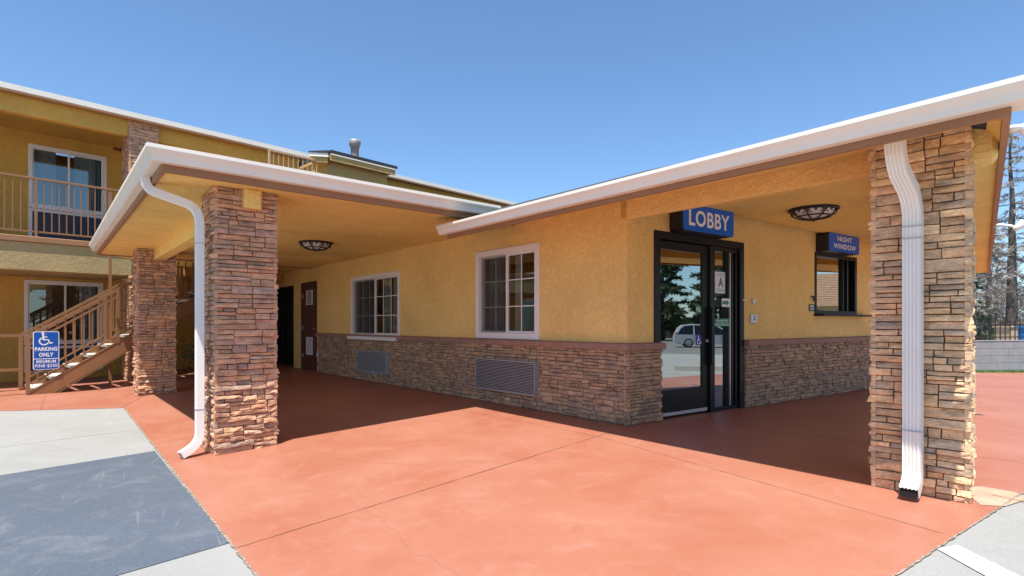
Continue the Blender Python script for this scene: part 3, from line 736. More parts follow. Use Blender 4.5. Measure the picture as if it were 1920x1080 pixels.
b = MB(); i0_=(r0[0]+inw[0]*.5,r0[1]+inw[1]*.5); i1_=(r1[0]+inw[0],r1[1]+inw[1]); b.bar((*i0_,2.44),(*i1_,2.44),.05,.31); b.build('soffit_riser', mStucco, lobby)
# roof
def dR(x,y): return (x-EC[0])*(-.7625)+(y-EC[1])*.647
def roofz(x,y,k=.345): return 2.395+k*min(1.04-dL(x,y), dR(x,y))
b = MB()
E0 = L.pt(2.13,1.04)[:2]; E1 = (EC[0]-.0,EC[1]-.02); 
ridge_d = -4.2
# hip line: where both distances agree
def hip(d):
    # point with dL=d and dR+.05=1.04-d  -> solve along L frame
    lo,hi = -8,6
    for _ in range(60):
        m_ = (lo+hi)/2; p = L.pt(m_,d)
        if dR(p[0],p[1]) < 1.04-d: lo = m_
        else: hi = m_
    return L.pt(lo,d)[:2]
H = hip(ridge_d); RL = L.pt(13.5,ridge_d)[:2]; N0 = L.pt(13.5,.25)[:2]; N1 = L.pt(2.13,.25)[:2]
FR_ = far
poly = [E0,hip(1.03),H,RL,N0,N1]
b.add([(*p,roofz(*p)) for p in poly]+[(*p,roofz(*p)-.03) for p in poly],[tuple(range(6)),tuple(range(11,5,-1))]+[(i,(i+1)%6,6+(i+1)%6,6+i) for i in range(6)])
fp = [hip(1.03),(FR_[0],FR_[1]),(FR_[0]-.7625*5.2,FR_[1]+.647*5.2),H]
zz = [2.398,2.398,2.398+.345*5.2,roofz(*H)]
b.add([(*p,z) for p,z in zip(fp,zz)]+[(*p,z-.03) for p,z in zip(fp,zz)],[(0,1,2,3),(7,6,5,4),(0,1,5,4),(1,2,6,5)])
bk = [H,(FR_[0]-.7625*5.2,FR_[1]+.647*5.2),f2,e2,RL]
bz = [roofz(*H),2.398+.345*5.2,2.75,2.75,roofz(*RL)]
b.add([(*p,z) for p,z in zip(bk,bz)],[tuple(range(5))])
b.build('roof', mRoof, lobby)
# right pillar
pr = stone_pillar(lobby, (2.579,3.990), (.6756,-.7373), VR, .563, .6, 2.50, mStoneB, 101, t=(.020,.046)); pr['label']='brown ledgestone pillar with white downspout at the entrance'
# right downspout
nrm_r = (-.7373,-.6756)   # outward of the pillar front
def prp(a, o, z):  # along front, out, height
    A=(2.579,3.990); return (A[0]+.6756*a+nrm_r[0]*o, A[1]-.7373*a+nrm_r[1]*o, z)
b = MB()
top = arc_pts(prp(.235,.375,2.345),prp(.235,.375,2.22),prp(.24,.29,2.14),5)
mid = arc_pts(prp(.262,.17,1.98+.06),prp(.270,.085,1.96),prp(.270,.085,1.84),6)
low = arc_pts(prp(.270,.085,.17),prp(.270,.085,.07),prp(.270,.20,.035),7)
downspout_path(b, top+mid+[prp(.270,.085,1.2),prp(.270,.085,.45)]+low, .105, .075, (.6756,-.7373))
ds = b.build('downspout', mPipe, lobby); ds['label']='corrugated off-white downspout with elbow on the right pillar'
for z in (1.80,1.72,.43):
    b = MB(); b.box(Frame((2.579,3.990),(.6756,-.7373),nrm_r), .215,.325,.045,.128,z,z+.004); b.build('seam_band', mGreyAC2, ds)
b = MB(); e_ = low[-1]; b.bbox(Frame((2.579,3.990),(.6756,-.7373),nrm_r), .225,.315,.196,.2035,.004,.066,.003); b.build('outlet_mouth', mDark, ds)

# ------------------------------------------------------------------ walkway canopy
can = thing('walkway_canopy', 'low stucco canopy on two ledgestone pillars left of the lobby', 'canopy', (-2.98,5.535,-.16))
FC = (-3.10,4.905)      # fascia corner
BK = (FC[0]+UL[0]*7.8, FC[1]+UL[1]*7.8)
RT = (FC[0]+VC[0]*4.15, FC[1]+VC[1]*4.15)     # where the front fascia dies into the lobby roof
b = MB(); b.sweep([(*BK,2.497),(*FC,2.497),(*RT,2.497)], [(0,0),(0,.14),(-.035,.14),(-.035,0)])
b.build('fascia', mBrown, can)
b = MB(); b.sweep([(*BK,2.565),(*FC,2.565),(FC[0]+VC[0]*3.80,FC[1]+VC[1]*3.80,2.565)], [(o+.0012,z) for o,z in gutter_profile(.135,.125)]); b.build('gutter', mGutter, can)
for t_ in (.48,2.35):
    b = MB(); b.sweep([(FC[0]+VC[0]*t_,FC[1]+VC[1]*t_,2.5645),(FC[0]+VC[0]*(t_+.012),FC[1]+VC[1]*(t_+.012),2.5645)], [(o*1.005+.0012,z*1.003) for o,z in gutter_profile(.135,.125)][:9]+[(0,.136)]); b.build('gutter_seam', mGutter, can)
b = MB(); i_ = lambda p,a,c: (p[0]+UL[0]*a-NL[0]*c, p[1]+UL[1]*a-NL[1]*c)
sp = [i_(FC,.03,.03), i_(BK,-.0,.03), L.pt(14.0,-.05)[:2], L.pt(1.75,-.05)[:2], L.pt(2.95,.80)[:2],(RT[0]-.02,RT[1]+.03)]
BKr = L.pt(10.9,-.05)[:2]
sp = [i_(FC,.036,.036), i_(BK,0,.036), L.pt(13.9,-.05)[:2], L.pt(3.0,-.05)[:2], L.pt(3.0,.55)[:2], (RT[0]+UL[0]*.036,RT[1]+UL[1]*.036)]
b.add([(*p,2.520) for p in sp]+[(*p,2.56) for p in sp],[tuple(range(6)),tuple(range(11,5,-1))]+[(i,(i+1)%6,6+(i+1)%6,6+i) for i in range(6)])
b.build('soffit', mSoffit, can)
b = MB(); bb_ = (BK[0]+VC[0]*.03,BK[1]+VC[1]*.03); be_ = (BK[0]+VC[0]*5.0,BK[1]+VC[1]*5.0)
b.bar((*bb_,2.567),(*be_,2.567),.035,.14); b.build('fascia', mBrown, can)
# canopy roof (shallow hip)
b = MB()
A0=FC; A1=BK; A2=(BK[0]+VC[0]*6.2,BK[1]+VC[1]*6.2); A3=(FC[0]+VC[0]*4.0,FC[1]+VC[1]*4.0); m0=(FC[0]+UL[0]*3.9+VC[0]*3.2,FC[1]+UL[1]*3.9+VC[1]*3.2); m1=(m0[0]+VC[0]*3.5,m0[1]+VC[1]*3.5)
rv=[(*A0,2.665),(*A1,2.665),(*A2,2.665),(*A3,2.665),(*m0,3.42),(*m1,3.42)]
b.add(rv,[(0,4,1),(1,4,5,2),(0,3,5,4),(0,1,2,3)]); b.build('roof', mRoof, can)
PA = (-2.942,5.484); PB = (PA[0]+UL[0]*5.91, PA[1]+UL[1]*5.91)
pl1 = stone_pillar(can, PA, VC, UL, .60, .60, 2.52, mStoneR, 211, t=(.015,.05)); pl1['label']='reddish ledgestone pillar nearest the parking bay'
pl2 = stone_pillar(can, PB, VC, UL, .60, .60, 2.52, mStoneR, 307, t=(.015,.05)); pl2['label']='reddish ledgestone pillar beside the stairs'
b = MB(); cen = (PA[0]+VC[0]*.34, PA[1]+VC[1]*.34); BF = Frame(cen, UL, (-VC[0],-VC[1]))
b.bbox(Frame(cen,VC,(-UL[0],-UL[1])), -.085,.085, -7.5,.095, 2.325,2.524,.022); b.build('beam', mSoffit, can)
# left downspout
b = MB()
o_ = (PA[0]+NL[0]*.10+UL[0]*.16, PA[1]+NL[1]*.10+UL[1]*.16)
gx = (FC[0]+UL[0]*.62+NL[0]*.05, FC[1]+UL[1]*.62+NL[1]*.05)
def lp(t,z): return (gx[0]+(o_[0]-gx[0])*t, gx[1]+(o_[1]-gx[1])*t, z)
top = arc_pts(lp(0,2.575),lp(0,2.44),lp(.22,2.42),6); mid = arc_pts(lp(.72,2.345),lp(1,2.31),lp(1,2.14),6)
zb_ = zg(*o_)
ex = lambda t,z:(o_[0]+NL[0]*t-.2*UL[0]*t, o_[1]+NL[1]*t-.2*UL[1]*t, zb_+z)
low = arc_pts(ex(0,.22),ex(0,.10),ex(.17,.035),7)
side_v = Vector((-(o_[1]-gx[1]),o_[0]-gx[0],0)).normalized()
downspout_path(b, top+mid+[(o_[0],o_[1],1.6),(o_[0],o_[1],.6),(o_[0],o_[1],.24)]+low, .085, .07, (UL[0],UL[1]))
ds = b.build('downspout', mPipe, can); ds['label']='off-white downspout curving from the canopy corner'
FL=Frame(o_,UL,NL)
for z in (1.95,.30):
    b = MB(); b.box(FL,-.046,.046,-.038,.040,z,z+.004); b.build('seam_band', mGreyAC2, ds)

# ------------------------------------------------------------------ two-storey wing
wing = thing('motel_wing', 'two-storey ochre motel wing with balcony walkway and white windows', 'building', (-10.84,13.29,-.178))
b = MB(); WO = [(-.50,.86,3.04,5.30),(-.57,.79,.02,2.13),(4.0,5.35,3.04,5.30),(3.8,5.2,.02,2.13),(-6.2,-4.8,3.04,5.3),(-6.2,-4.8,.02,2.13)]
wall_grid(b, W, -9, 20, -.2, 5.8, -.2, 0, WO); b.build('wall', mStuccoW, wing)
def wing_window(s0,s1,z0,z1,zl0,zl1,seed):
    w = slider_window(wing, W, s0,s1,z0,z1,0,mGlassWing,.07,grid=False,cur=[(.0,.34),(.60,1.0)] if z0>2 else [(.72,1.0)],seed=seed)
    b = MB(); s_ = MB()
    for a in ((s0,s0+.07,zl0,zl1),(s1-.07,s1,zl0,zl1),(s0+.07,s1-.07,zl1-.06,zl1),(s0+.07,s1-.07,zl0,zl0+.03)): b.box(W,a[0],a[1],-.05,.020,a[2],a[3])
    b.build('grille_frame', mWhite, w)
    louver(s_,s_,W,s0+.075,s1-.075,zl0+.035,zl1-.065,-.02,16,fw=.015); s_.box(W,s0+.075,s1-.075,-.06,-.03,zl0+.035,zl1-.065); s_.build('grille', mDarkGrille, w)
    return w
wing_window(-.57,.925,3.865,5.34,3.03,3.84,7)
wing_window(-.64,.86,.66,2.173,.01,.62,8)
wing_window(3.75,5.25,.66,2.173,.01,.62,9)
wing_window(-6.27,-4.74,.66,2.173,.01,.62,10)
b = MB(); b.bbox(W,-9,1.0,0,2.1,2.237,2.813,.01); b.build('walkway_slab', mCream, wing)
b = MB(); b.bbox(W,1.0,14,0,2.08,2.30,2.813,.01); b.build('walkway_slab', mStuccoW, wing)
b = MB(); b.bbox(W,-9,14,0,2.14,2.8132,2.932,.01); b.build('slab_edge_trim', mBrown, wing)
b = MB(); b.bbox(W,-9,.94,1.9,2.08,5.40,5.80,.01); b.build('header_beam', mStuccoW, wing)
b = MB(); b.bbox(W,1.5,20,1.7,2.03,5.42,5.80,.01); b.build('header_beam', mStuccoW, wing)
b = MB(); b.box(W,-9,20,.0,1.9,5.62,5.66); b.build('soffit', mStuccoW, wing)
def wpillar(z0,z1,seed):
    A = W.pt(.94,2.13)[:2]
    st = MB(); 
    for (p,uu,nn,ln,k) in ((W.pt(.94,2.13)[:2],UW,NW,.58,0),(W.pt(.94,1.5)[:2],NW,(-UW[0],-UW[1]),.63,1)):
        ledgestones(st, Frame(p,uu,nn),0,ln,z0,z1,-.028,seed+k,t=(.015,.04),end0=.01,end1=.01)
    o = st.build('stone_pillar', mStoneR, wing)
    c = MB(); c.box(W,.98,1.48,1.5,2.088,z0,z1); c.build('mortar_core', mMortar, o)
wpillar(-.176,2.236,61); wpillar(2.935,5.78,67)
b = MB(); gA = W.pt(-9,2.27)[:2]; gB = W.pt(20,2.27)[:2]; gT0 = W.pt(5.35,2.27)[:2]; gT1 = W.pt(6.85,2.27)[:2]
for p,q in ((gA,gT0),(gT1,gB)):
    b.sweep([(*q,5.79),(*p,5.79)][::-1][::-1] , [( -o-.001 if False else o+.001,z) for o,z in gutter_profile(.125,.13)])
gob = b
b.build('gutter', mGutter, wing)
b = MB(); b.box(W,-9,20,2.10,2.268,5.745,5.785); b.box(W,-9,20,2.235,2.268,5.785,5.87); b.build('fascia', mBrown, wing)
b = MB(); b.hexa([W.pt(-9,2.26,5.872),W.pt(20,2.26,5.872),W.pt(20,-4,6.9),W.pt(-9,-4,6.9),W.pt(-9,2.26,5.90),W.pt(20,2.26,5.90),W.pt(20,-4,6.93),W.pt(-9,-4,6.93)]); b.build('roof', mRoof, wing)
# balcony railing
def railing(parent, fr, s0, s1, d, zf, zt, step=.105, posts=(), z_off=0, name='railing', mat=None):
    mat = mat or mRail
    b = MB(); b.bbox(fr,s0,s1,d-.02,d+.02,zt-.045,zt,.004); b.box(fr,s0,s1,d-.013,d+.013,zf+.09,zf+.125)
    o = b.build(name, mat, parent)
    for s in posts:
        b = MB(); b.box(fr,s-.022,s+.022,d-.0225,d+.0225,zf,zt-.0452); b.box(fr,s-.05,s+.05,d-.05,d+.05,zf,zf+.008); b.build('post', mat, o)
    n = int((s1-s0)/step)
    for k in range(1,n):
        s = s0+(s1-s0)*k/n
        if any(abs(s-p)<.04 for p in posts): continue
        b = MB(); b.box(fr,s-.009,s+.009,d-.009,d+.009,zf+.125,zt-.045); b.build('baluster', mat, o)
    return o
railing(wing, W, -3.1, .94, 2.05, 2.934, 4.155, .122, (-2.0,-.66))
# stair tower
tw = MB(); tw.box(W,4.95,6.8,.0,3.6,-.2,5.42); two = tw.build('stair_tower', mTower, wing)
TF = Frame((-5.17,14.16),(.98,.2),(.2,-.98))
b = MB(); b.box(W,4.90,6.95,-.5,3.80,5.43,5.50); b.box(W,4.93,6.92,3.801,3.84,5.36,5.52); b.box(TF,.04,.44,-1.5,-.02,5.30,5.43); b.build('tower_eave', mTower, two)
b = MB(); b.box(TF,-.0,.46,-1.2,.02,5.432,5.53); b.box(W,4.93,6.95,3.845,3.86,5.50,5.535); b.build('tower_gutter', mGutter, two)
b = MB(); b.hexa([W.pt(4.93,3.862,5.545),W.pt(6.98,3.862,5.545),W.pt(6.98,-.5,5.545),W.pt(4.93,-.5,5.545),W.pt(4.93,3.862,5.625),W.pt(6.98,3.862,5.62),W.pt(6.98,-.5,5.66),W.pt(4.93,-.5,5.66)])
b.hexa([TF.pt(-.02,.04,5.532),TF.pt(.47,.04,5.532),TF.pt(.47,-1.3,5.532),TF.pt(-.02,-1.3,5.532),TF.pt(-.02,.04,5.55),TF.pt(.47,.04,5.60),TF.pt(.47,-1.3,5.60),TF.pt(-.02,-1.3,5.55)]); b.build('tower_roof', mRoof, two)
b = MB(); pc = W.pt(6.2,2.9,5.60)
b.smooth=True
b.lathe(pc,[(.17,0),(.13,.12),(.115,.14),(.115,.56),(.13,.565),(.13,.60),(.155,.63),(.165,.74),(.155,.78),(.14,.785),(.14,.76),(.05,.75)],20); b.build('vent_pipe', mGalv, wing)
b = MB(); b.box(W,3.40,4.95,1.5,3.66,4.12,4.24); lo = b.build('landing', mCream, wing)
railing(wing, W, 3.44, 4.80, 3.6, 4.24, 5.36, .115, (3.46,), mat=M('sunlit_tan_rail', (.50,.33,.19), .5, .06))  # lighter copy of the rail tan, sunlight put into the colour
# ------------------------------------------------------------------ staircase
SB = (-9.03,10.30); S = Frame(SB, UW, NW)
stair = thing('staircase', 'tan steel staircase with pale concrete treads rising to the balcony', 'staircase', (*SB,-.178))
slope = 1.99/2.98; zb0 = -.172
def sz(a): return zb0+a*slope
for dd_ in (0.0,-1.08):
    b = MB()
    def sp_(a,d,zz): return S.pt(a,d,zz)
    a0,a1 = .0,4.35; hh=.30
    pts=[(0,0),(a1,sz(a1)-zb0),(a1,sz(a1)-zb0-hh),(hh/slope*.92,0)]
    v = [S.pt(a,dd_+.022,zb0+z) for a,z in pts]+[S.pt(a,dd_-.022,zb0+z) for a,z in pts]
    b.add(v,[(0,1,2,3),(7,6,5,4)]+[(i,(i+1)%4,4+(i+1)%4,4+i) for i in range(4)])
    # flanges
    b.bar(S.pt(.02,dd_-.03,zb0+.008),S.pt(a1,dd_-.03,sz(a1)+.008),.012,.10,up=(UW[0],UW[1],0)) if False else None
    b.hexa([S.pt(.02,dd_-.07,sz(.02)-.0),S.pt(a1,dd_-.07,sz(a1)),S.pt(a1,dd_+.03,sz(a1)),S.pt(.02,dd_+.03,sz(.02)),
            S.pt(.02,dd_-.07,sz(.02)+.014),S.pt(a1,dd_-.07,sz(a1)+.014),S.pt(a1,dd_+.03,sz(a1)+.014),S.pt(.02,dd_+.03,sz(.02)+.014)])
    z_=lambda a: sz(a)-hh
    b.hexa([S.pt(.45,dd_-.05,z_(.45)-.014),S.pt(a1,dd_-.05,z_(a1)-.014),S.pt(a1,dd_+.034,z_(a1)-.014),S.pt(.45,dd_+.034,z_(.45)-.014),
            S.pt(.45,dd_-.05,z_(.45)),S.pt(a1,dd_-.05,z_(a1)),S.pt(a1,dd_+.034,z_(a1)),S.pt(.45,dd_+.034,z_(.45))])
    b.build('stringer', mRail, stair)
nt_ = 14
for k in range(nt_):
    a = .10+k*.295; zt_ = sz(a)+.04
    b = MB(); b.hexa([S.pt(a,-1.05,zt_-.055),S.pt(a+.28,-1.05,zt_-.055),S.pt(a+.28,-.03,zt_-.055),S.pt(a,-.03,zt_-.055),
                      S.pt(a-.012,-1.05,zt_),S.pt(a+.28,-1.05,zt_),S.pt(a+.28,-.03,zt_),S.pt(a-.012,-.03,zt_)])
    b.build('tread', mTread, stair)
for dd_ in (.0,-1.08):
    b = MB(); b.bar(S.pt(.0,dd_,sz(0)+1.07),S.pt(4.35,dd_,sz(4.35)+1.07),.05,.05); hr = b.build('handrail', mRail, stair)
    b = MB(); b.bar(S.pt(.05,dd_-.0,sz(.05)+.93),S.pt(1.40,dd_,sz(1.40)+.93),.04,.04); b.build('rail_bar', mRail, hr)
    b = MB(); b.bar(S.pt(.08,dd_,sz(.08)+.14),S.pt(4.3,dd_,sz(4.3)+.14),.03,.03); b.build('rail_bar', mRail, hr)
    for a in (.03,1.42,2.9,4.32):
        b = MB(); b.box(S,a-.03,a+.03,dd_-.031,dd_+.031,sz(a)-(.02 if a>.1 else 0),sz(a)+1.045); b.build('post', mRail, stair)
    for k in range(1,31):
        a = .03+k*.139
        if min(abs(a-p) for p in (.03,1.42,2.9,4.32))<.05: continue
        b = MB(); b.box(S,a-.011,a+.011,dd_-.011,dd_+.011,sz(a)+.13,sz(a)+1.045); b.build('baluster', mRail, stair)
b = MB(); b.box(S,1.45,1.50,-.95,-.90,-.17,4.0); b.build('post', mRail, stair)
# upper landing guard (tall posts seen above the handrail)
for a,zt_ in ((1.32,3.4),(1.62,3.4)):
    b = MB(); b.box(W,a+.9-.95,a+.9-.92,2.0,2.03,2.934,2.934) if False else None
b = MB(); b.bbox(S,4.36,5.6,-1.1,.02,2.70,2.82,.008); b.build('landing_plate', mTread, stair)
# ramp handrail on the left
hrl = thing('ramp_handrail', 'low tan steel handrail running left from the stair foot', 'handrail', S.pt(-.6,-.1,-.178))
def S2(a,z): return S.pt(a,-.06-.0*a,z)
for z in (.93,.30):
    b = MB(); b.bar(S2(-3.2,z),S2(-.035,z),.045,.05); b.build('rail_bar', mRail, hrl)
b = MB(); b.bar(S.pt(-3.2,-1.0,.62+.2),S.pt(-.3,-1.0,.62+.2),.045,.05); b.bar(S.pt(-3.2,-1.0,.35),S.pt(-.3,-1.0,.35),.045,.05); b.build('rail_bar', mRail, hrl)
for a in (-3.1,-1.6):
    b = MB(); b.box(S,a-.022,a+.022,-.083,-.037,-.178,.905); b.build('post', mRail, hrl)
for a in (-.32,-1.7,-3.1):
    b = MB(); b.box(S,a-.022,a+.022,-1.023,-.977,-.178,.845); b.build('post', mRail, hrl)

# ------------------------------------------------------------------ signs
def parking_sign():
    F = Frame(S.pt(0,.06)[:2], UW, NW); s0,s1,z0,z1 = .095,.478,.285,1.005
    r = thing('parking_sign', 'blue accessible parking only sign on the stair railing', 'sign', F.pt(.29,0,.29))
    b = MB(); round_plate(b,F,s0,s1,z0,z1,.035,-.004,.0); p = b.build('sign_panel', mSignWhite, r)
    b = MB(); round_plate(b,F,s0+.012,s1-.012,z0+.012,z1-.012,.027,.0006,.0016); b.build('blue_field', mBlue, r)
    b = MB(); d = .0022
    wheelchair(b,F,s0+.06,z0+.455,.25,d)
    text_mb(b,'PARKING',F,s0+.028,s1-.028,z0+.352,z0+.425,d,.03,.0)
    text_mb(b,'ONLY',F,s0+.085,s1-.085,z0+.245,z0+.320,d,.03,.0)
    strip(b,F,[(s0+.012,z0+.205),(s1-.012,z0+.205)],.012,d)
    text_mb(b,'MINIMUM',F,s0+.05,s1-.05,z0+.122,z0+.182,d,.012,.0)
    text_mb(b,'FINE $250',F,s0+.03,s1-.025,z0+.037,z0+.103,d,.012,.0)
    b.build('lettering', mSignWhite, r)
    b = MB()
    for z in (z0+.66,z0+.075): b.lathe((*F.pt((s0+s1)/2,.0020)[:2],z),[(0,0),(.008,0),(.006,.004),(0,.005)],10,NW)
    b.bar(F.pt(.2,-.03,.9),F.pt(.38,-.03,.9),.03,.03) if False else None
    b.build('bolt', mAlu, r)
    b = MB(); b.box(F,.27,.30,-.035,-.0045,.30,.99); b.build('mounting_strap', mAlu, r)
parking_sign()
def light_box(name,label,F,s0,s1,z0,z1,d0,d1,lines,r=.04):
    o = thing(name,label,'sign',F.pt((s0+s1)/2,d0,z0))
    b = MB(); round_plate(b,F,s0,s1,z0,z1,r,d0,d1-.012); b.build('cabinet', mSignBlack, o)
    b = MB(); round_plate(b,F,s0+.004,s1-.004,z0+.004,z1-.004,r,d1-.0118,d1); b.build('sign_face', mBlueBox, o)
    b = MB()
    for t,a0,a1,c0,c1 in lines: text_mb(b,t,F,a0,a1,c0,c1,d1,.022,.0015)
    b.build('lettering', mSignWhite, o)
    return o
light_box('lobby_sign','blue illuminated box sign reading LOBBY above the entrance door',D,.78,1.80,2.255,2.64,-.045,.155,[('LOBBY',.885,1.70,2.320,2.515)])
light_box('night_window_sign','blue box sign reading NIGHT WINDOW above the small window',D,4.33,5.36,2.285,2.572,-.045,.155,[('NIGHT',4.60,5.10,2.455,2.535),('WINDOW',4.47,5.23,2.335,2.415)],.035)
def decal(name,label,s0,s1,z0,z1,d,mats,fn):
    o = thing(name,label,'sign',D.pt((s0+s1)/2,d,z0))
    b = MB(); b.box(D,s0,s1,d,d+.002,z0,z1); b.build('sign_panel', mats[0], o)
    b = MB(); fn(b,d+.0024); b.build('lettering', mats[1], o); return o
decal('pull_sign','small green PULL sign on the door glass',1.352,1.472,1.285,1.382,-.0935,(mGreen,mSignWhite),lambda b,d: text_mb(b,'PULL',D,1.368,1.456,1.305,1.362,d,.02,0))
decal('access_decal','small blue wheelchair decal low on the door glass',1.362,1.472,.876,1.012,-.0935,(M('decal_blue',(.03,.04,.30),.4),mSignWhite),lambda b,d:(wheelchair(b,D,1.365,.885,.115,d)))
def _A(b,d):
    text_mb(b,'A',D,1.835,1.945,1.635,1.765,d,.035,0)
    for z in (1.815,1.80,1.785,1.61,1.595,1.58): strip(b,D,[(1.80,z),(1.965,z)],.004,d)
decal('grade_card','white inspection card with a large letter A in the sidelight',1.765,1.99,1.553,1.838,-.0985,(mPaper,mInk),_A)
o = decal('arrow_sign','small white notice with a green arrow on the sidelight',1.855,2.03,1.374,1.484,-.0572,(mSignWhite,mGreen),
   lambda b,d:(b.add([D.pt(1.865,d,1.452),D.pt(1.865,d,1.406),D.pt(1.96,d,1.406),D.pt(1.96,d,1.385),D.pt(2.022,d,1.429),D.pt(1.96,d,1.473),D.pt(1.96,d,1.452)],[tuple(range(7))])))
def _bell(b,d):
    text_mb(b,'Please Ring Bell',D,1.735,1.985,1.178,1.203,d,.02,0); text_mb(b,'Or',D,1.84,1.88,1.158,1.172,d,.02,0)
    text_mb(b,'Use Room Key To Enter',D,1.70,2.02,1.124,1.150,d,.02,0)
    for a0,a1 in ((1.72,1.825),(1.895,2.0)): strip(b,D,[(a0,1.165),(a1,1.165)],.003,d)
decal('bell_notice','green notice asking visitors to ring the bell',1.685,2.033,1.114,1.218,-.0570,(mGreen,mSignWhite),_bell)
b = MB(); round_plate(b,D,4.11,4.285,1.345,1.455,.01,-.048,-.040); r = b.build('window_notice', mSignBlack); tag(r,'tiny dark notice plate left of the night window','sign')
b = MB(); 
for z in (1.435,1.415,1.395,1.372): strip(b,D,[(4.14,z),(4.255,z)],.009,-.0390)
c = b.build('lettering', mSignWhite); c.parent = r
b = MB(); b.tube([D.pt(4.19,-.05,1.575),D.pt(4.19,-.01,1.575),D.pt(4.19,-.005,1.50)],.014,10); tag(b.build('window_buzzer', mBlackMetal),'small dark buzzer above the tiny plate by the night window','buzzer')
b = MB(); b.bbox(D,2.485,2.63,-.048,-.015,1.157,1.283,.006); r = tag(b.build('intercom', mAlu),'grey metal intercom box right of the entrance door','intercom')
b = MB(); b.box(D,2.53,2.585,-.0148,-.012,1.20,1.212); b.lathe((*D.pt(2.56,-.0149)[:2],1.243),[(0,0),(.012,0),(.012,.004),(0,.005)],12,ND); c = b.build('speaker_slot', mDark); c.parent=r
b = MB(); b.bbox(D,2.535,2.59,-.048,-.022,1.425,1.492,.005); r = tag(b.build('doorbell', mAlu),'small doorbell above the grey intercom box','doorbell')
b = MB(); b.lathe((*D.pt(2.562,-.0218)[:2],1.459),[(0,0),(.011,0),(.009,.004),(0,.005)],12,ND); c=b.build('button', mSignWhite); c.parent=r
b = MB(); b.box(D,2.29,2.385,-.029,-.022,1.464,1.480); tag(b.build('door_latch_plate', mAlu),'white metal latch plate on the right door jamb','latch plate')
b = MB(); b.bbox(L,9.10,9.16,-.0,.03,.37,.46,.005); tag(b.build('outlet_box', mWhite),'small white outlet box on the stone beside the brown door','outlet box')
b = MB(); b.bbox(W,1.07,1.23,.002,.07,5.555,5.69,.01); r = tag(b.build('fire_alarm', mRedBox),'dark red fire alarm box high on the wing wall','fire alarm')
b = MB(); b.bbox(W,1.10,1.20,.0702,.08,5.585,5.66,.008); c=b.build('strobe_lens', M('alarm_lens',(.3,.08,.06),.3)); c.parent=r

# ------------------------------------------------------------------ air conditioners
def ac(label, s0, s1, z0, z1, mat, n):
    o = thing('air_conditioner', label, 'air conditioner', L.pt((s0+s1)/2,0,z0), 'wall air conditioner grilles on the lobby wall')
    b = MB(); fw=.018
    b.box(L,s0,s1,-.03,.065,z1-fw,z1); b.box(L,s0,s1,-.03,.065,z0,z0+fw); b.box(L,s0,s0+fw,-.03,.065,z0+fw,z1-fw); b.box(L,s1-fw,s1,-.03,.065,z0+fw,z1-fw); b.box(L,s0+fw,s1-fw,-.03,.02,z0+fw,z1-fw)
    b.build('sleeve', mat, o)
    s_ = MB(); h=(z1-z0-2*fw)/n
    for k in range(n):
        z=z0+fw+h*(k+.5)
        s_.hexa([L.pt(s0+fw,.03,z+h*.1),L.pt(s1-fw,.03,z+h*.1),L.pt(s1-fw,.075,z-h*.42),L.pt(s0+fw,.075,z-h*.42),L.pt(s0+fw,.03,z+h*.3),L.pt(s1-fw,.03,z+h*.3),L.pt(s1-fw,.075,z-h*.05),L.pt(s0+fw,.075,z-h*.05)])
    s_.build('louvre_grille', mat, o)
ac('louvred grey air conditioner under the larger near window', 1.46, 2.775, .195, .645, mGreyAC, 20)
ac('grey air conditioner under the far window by the brown door', 5.60, 6.86, .19, .622, mGreyAC2, 26)

# ------------------------------------------------------------------ ceiling lights
def ceiling_light(x,y,z,r,label):
    o = thing('ceiling_light',label,'ceiling light',(x,y,z),'iron scroll ceiling lights under the soffits')
    b = MB(); b.smooth=True; b.lathe((x,y,z),[(r*.90,-.012),(r*.86,-.05),(r*.70,-.085),(r*.45,-.11),(r*.15,-.122),(.001,-.124)],32); b.build('glass_bowl', mFrost, o)
    b = MB(); b.smooth=True; b.lathe((x,y,z),[(r*.90,0),(r*1.03,-.002),(r*1.04,-.022),(r*.96,-.034),(r*.90,-.028)],32); ring=b.build('rim', mIron, o)
    b = MB(); b.smooth=True
    for k in range(8):
        a=2*math.pi*k/8
        pr=[(r*.98,-.02),(r*.90,-.062),(r*.72,-.098),(r*.46,-.122),(r*.15,-.134),(0,-.135)]
        b.tube([(x+q*math.cos(a),y+q*math.sin(a),z+h) for q,h in pr],.0085,6)
        for sgn in (1,-1):     # scrolls
            pts=[]
            for i in range(14):
                t=i/13*1.6*math.pi; rr=.062*(1-i/17); pts.append((a+sgn*(.20+rr*math.cos(t)/r*1.0), -.060+rr*.75*math.sin(t)))
            b.tube([(x+r*(.90+.25*(h+.06))*math.cos(aa)*1.0,y+r*(.90+.25*(h+.06))*math.sin(aa),z+h) for aa,h in pts],.006,5)
    b.tube([(x+r*.70*math.cos(2*math.pi*k/32),y+r*.70*math.sin(2*math.pi*k/32),z-.100) for k in range(33)],.008,6)
    b.build('scroll_cage', mIron, o)
    b = MB(); b.lathe((x,y,z),[(.001,-.134),(.022,-.136),(.018,-.152),(.001,-.160)],12); b.build('finial', mIron, o)
ceiling_light(3.74,6.88,2.575,.275,'black iron scroll ceiling light beside the NIGHT WINDOW sign')
ceiling_light(-3.30,9.33,2.52,.265,'black iron scroll ceiling light under the left walkway canopy')

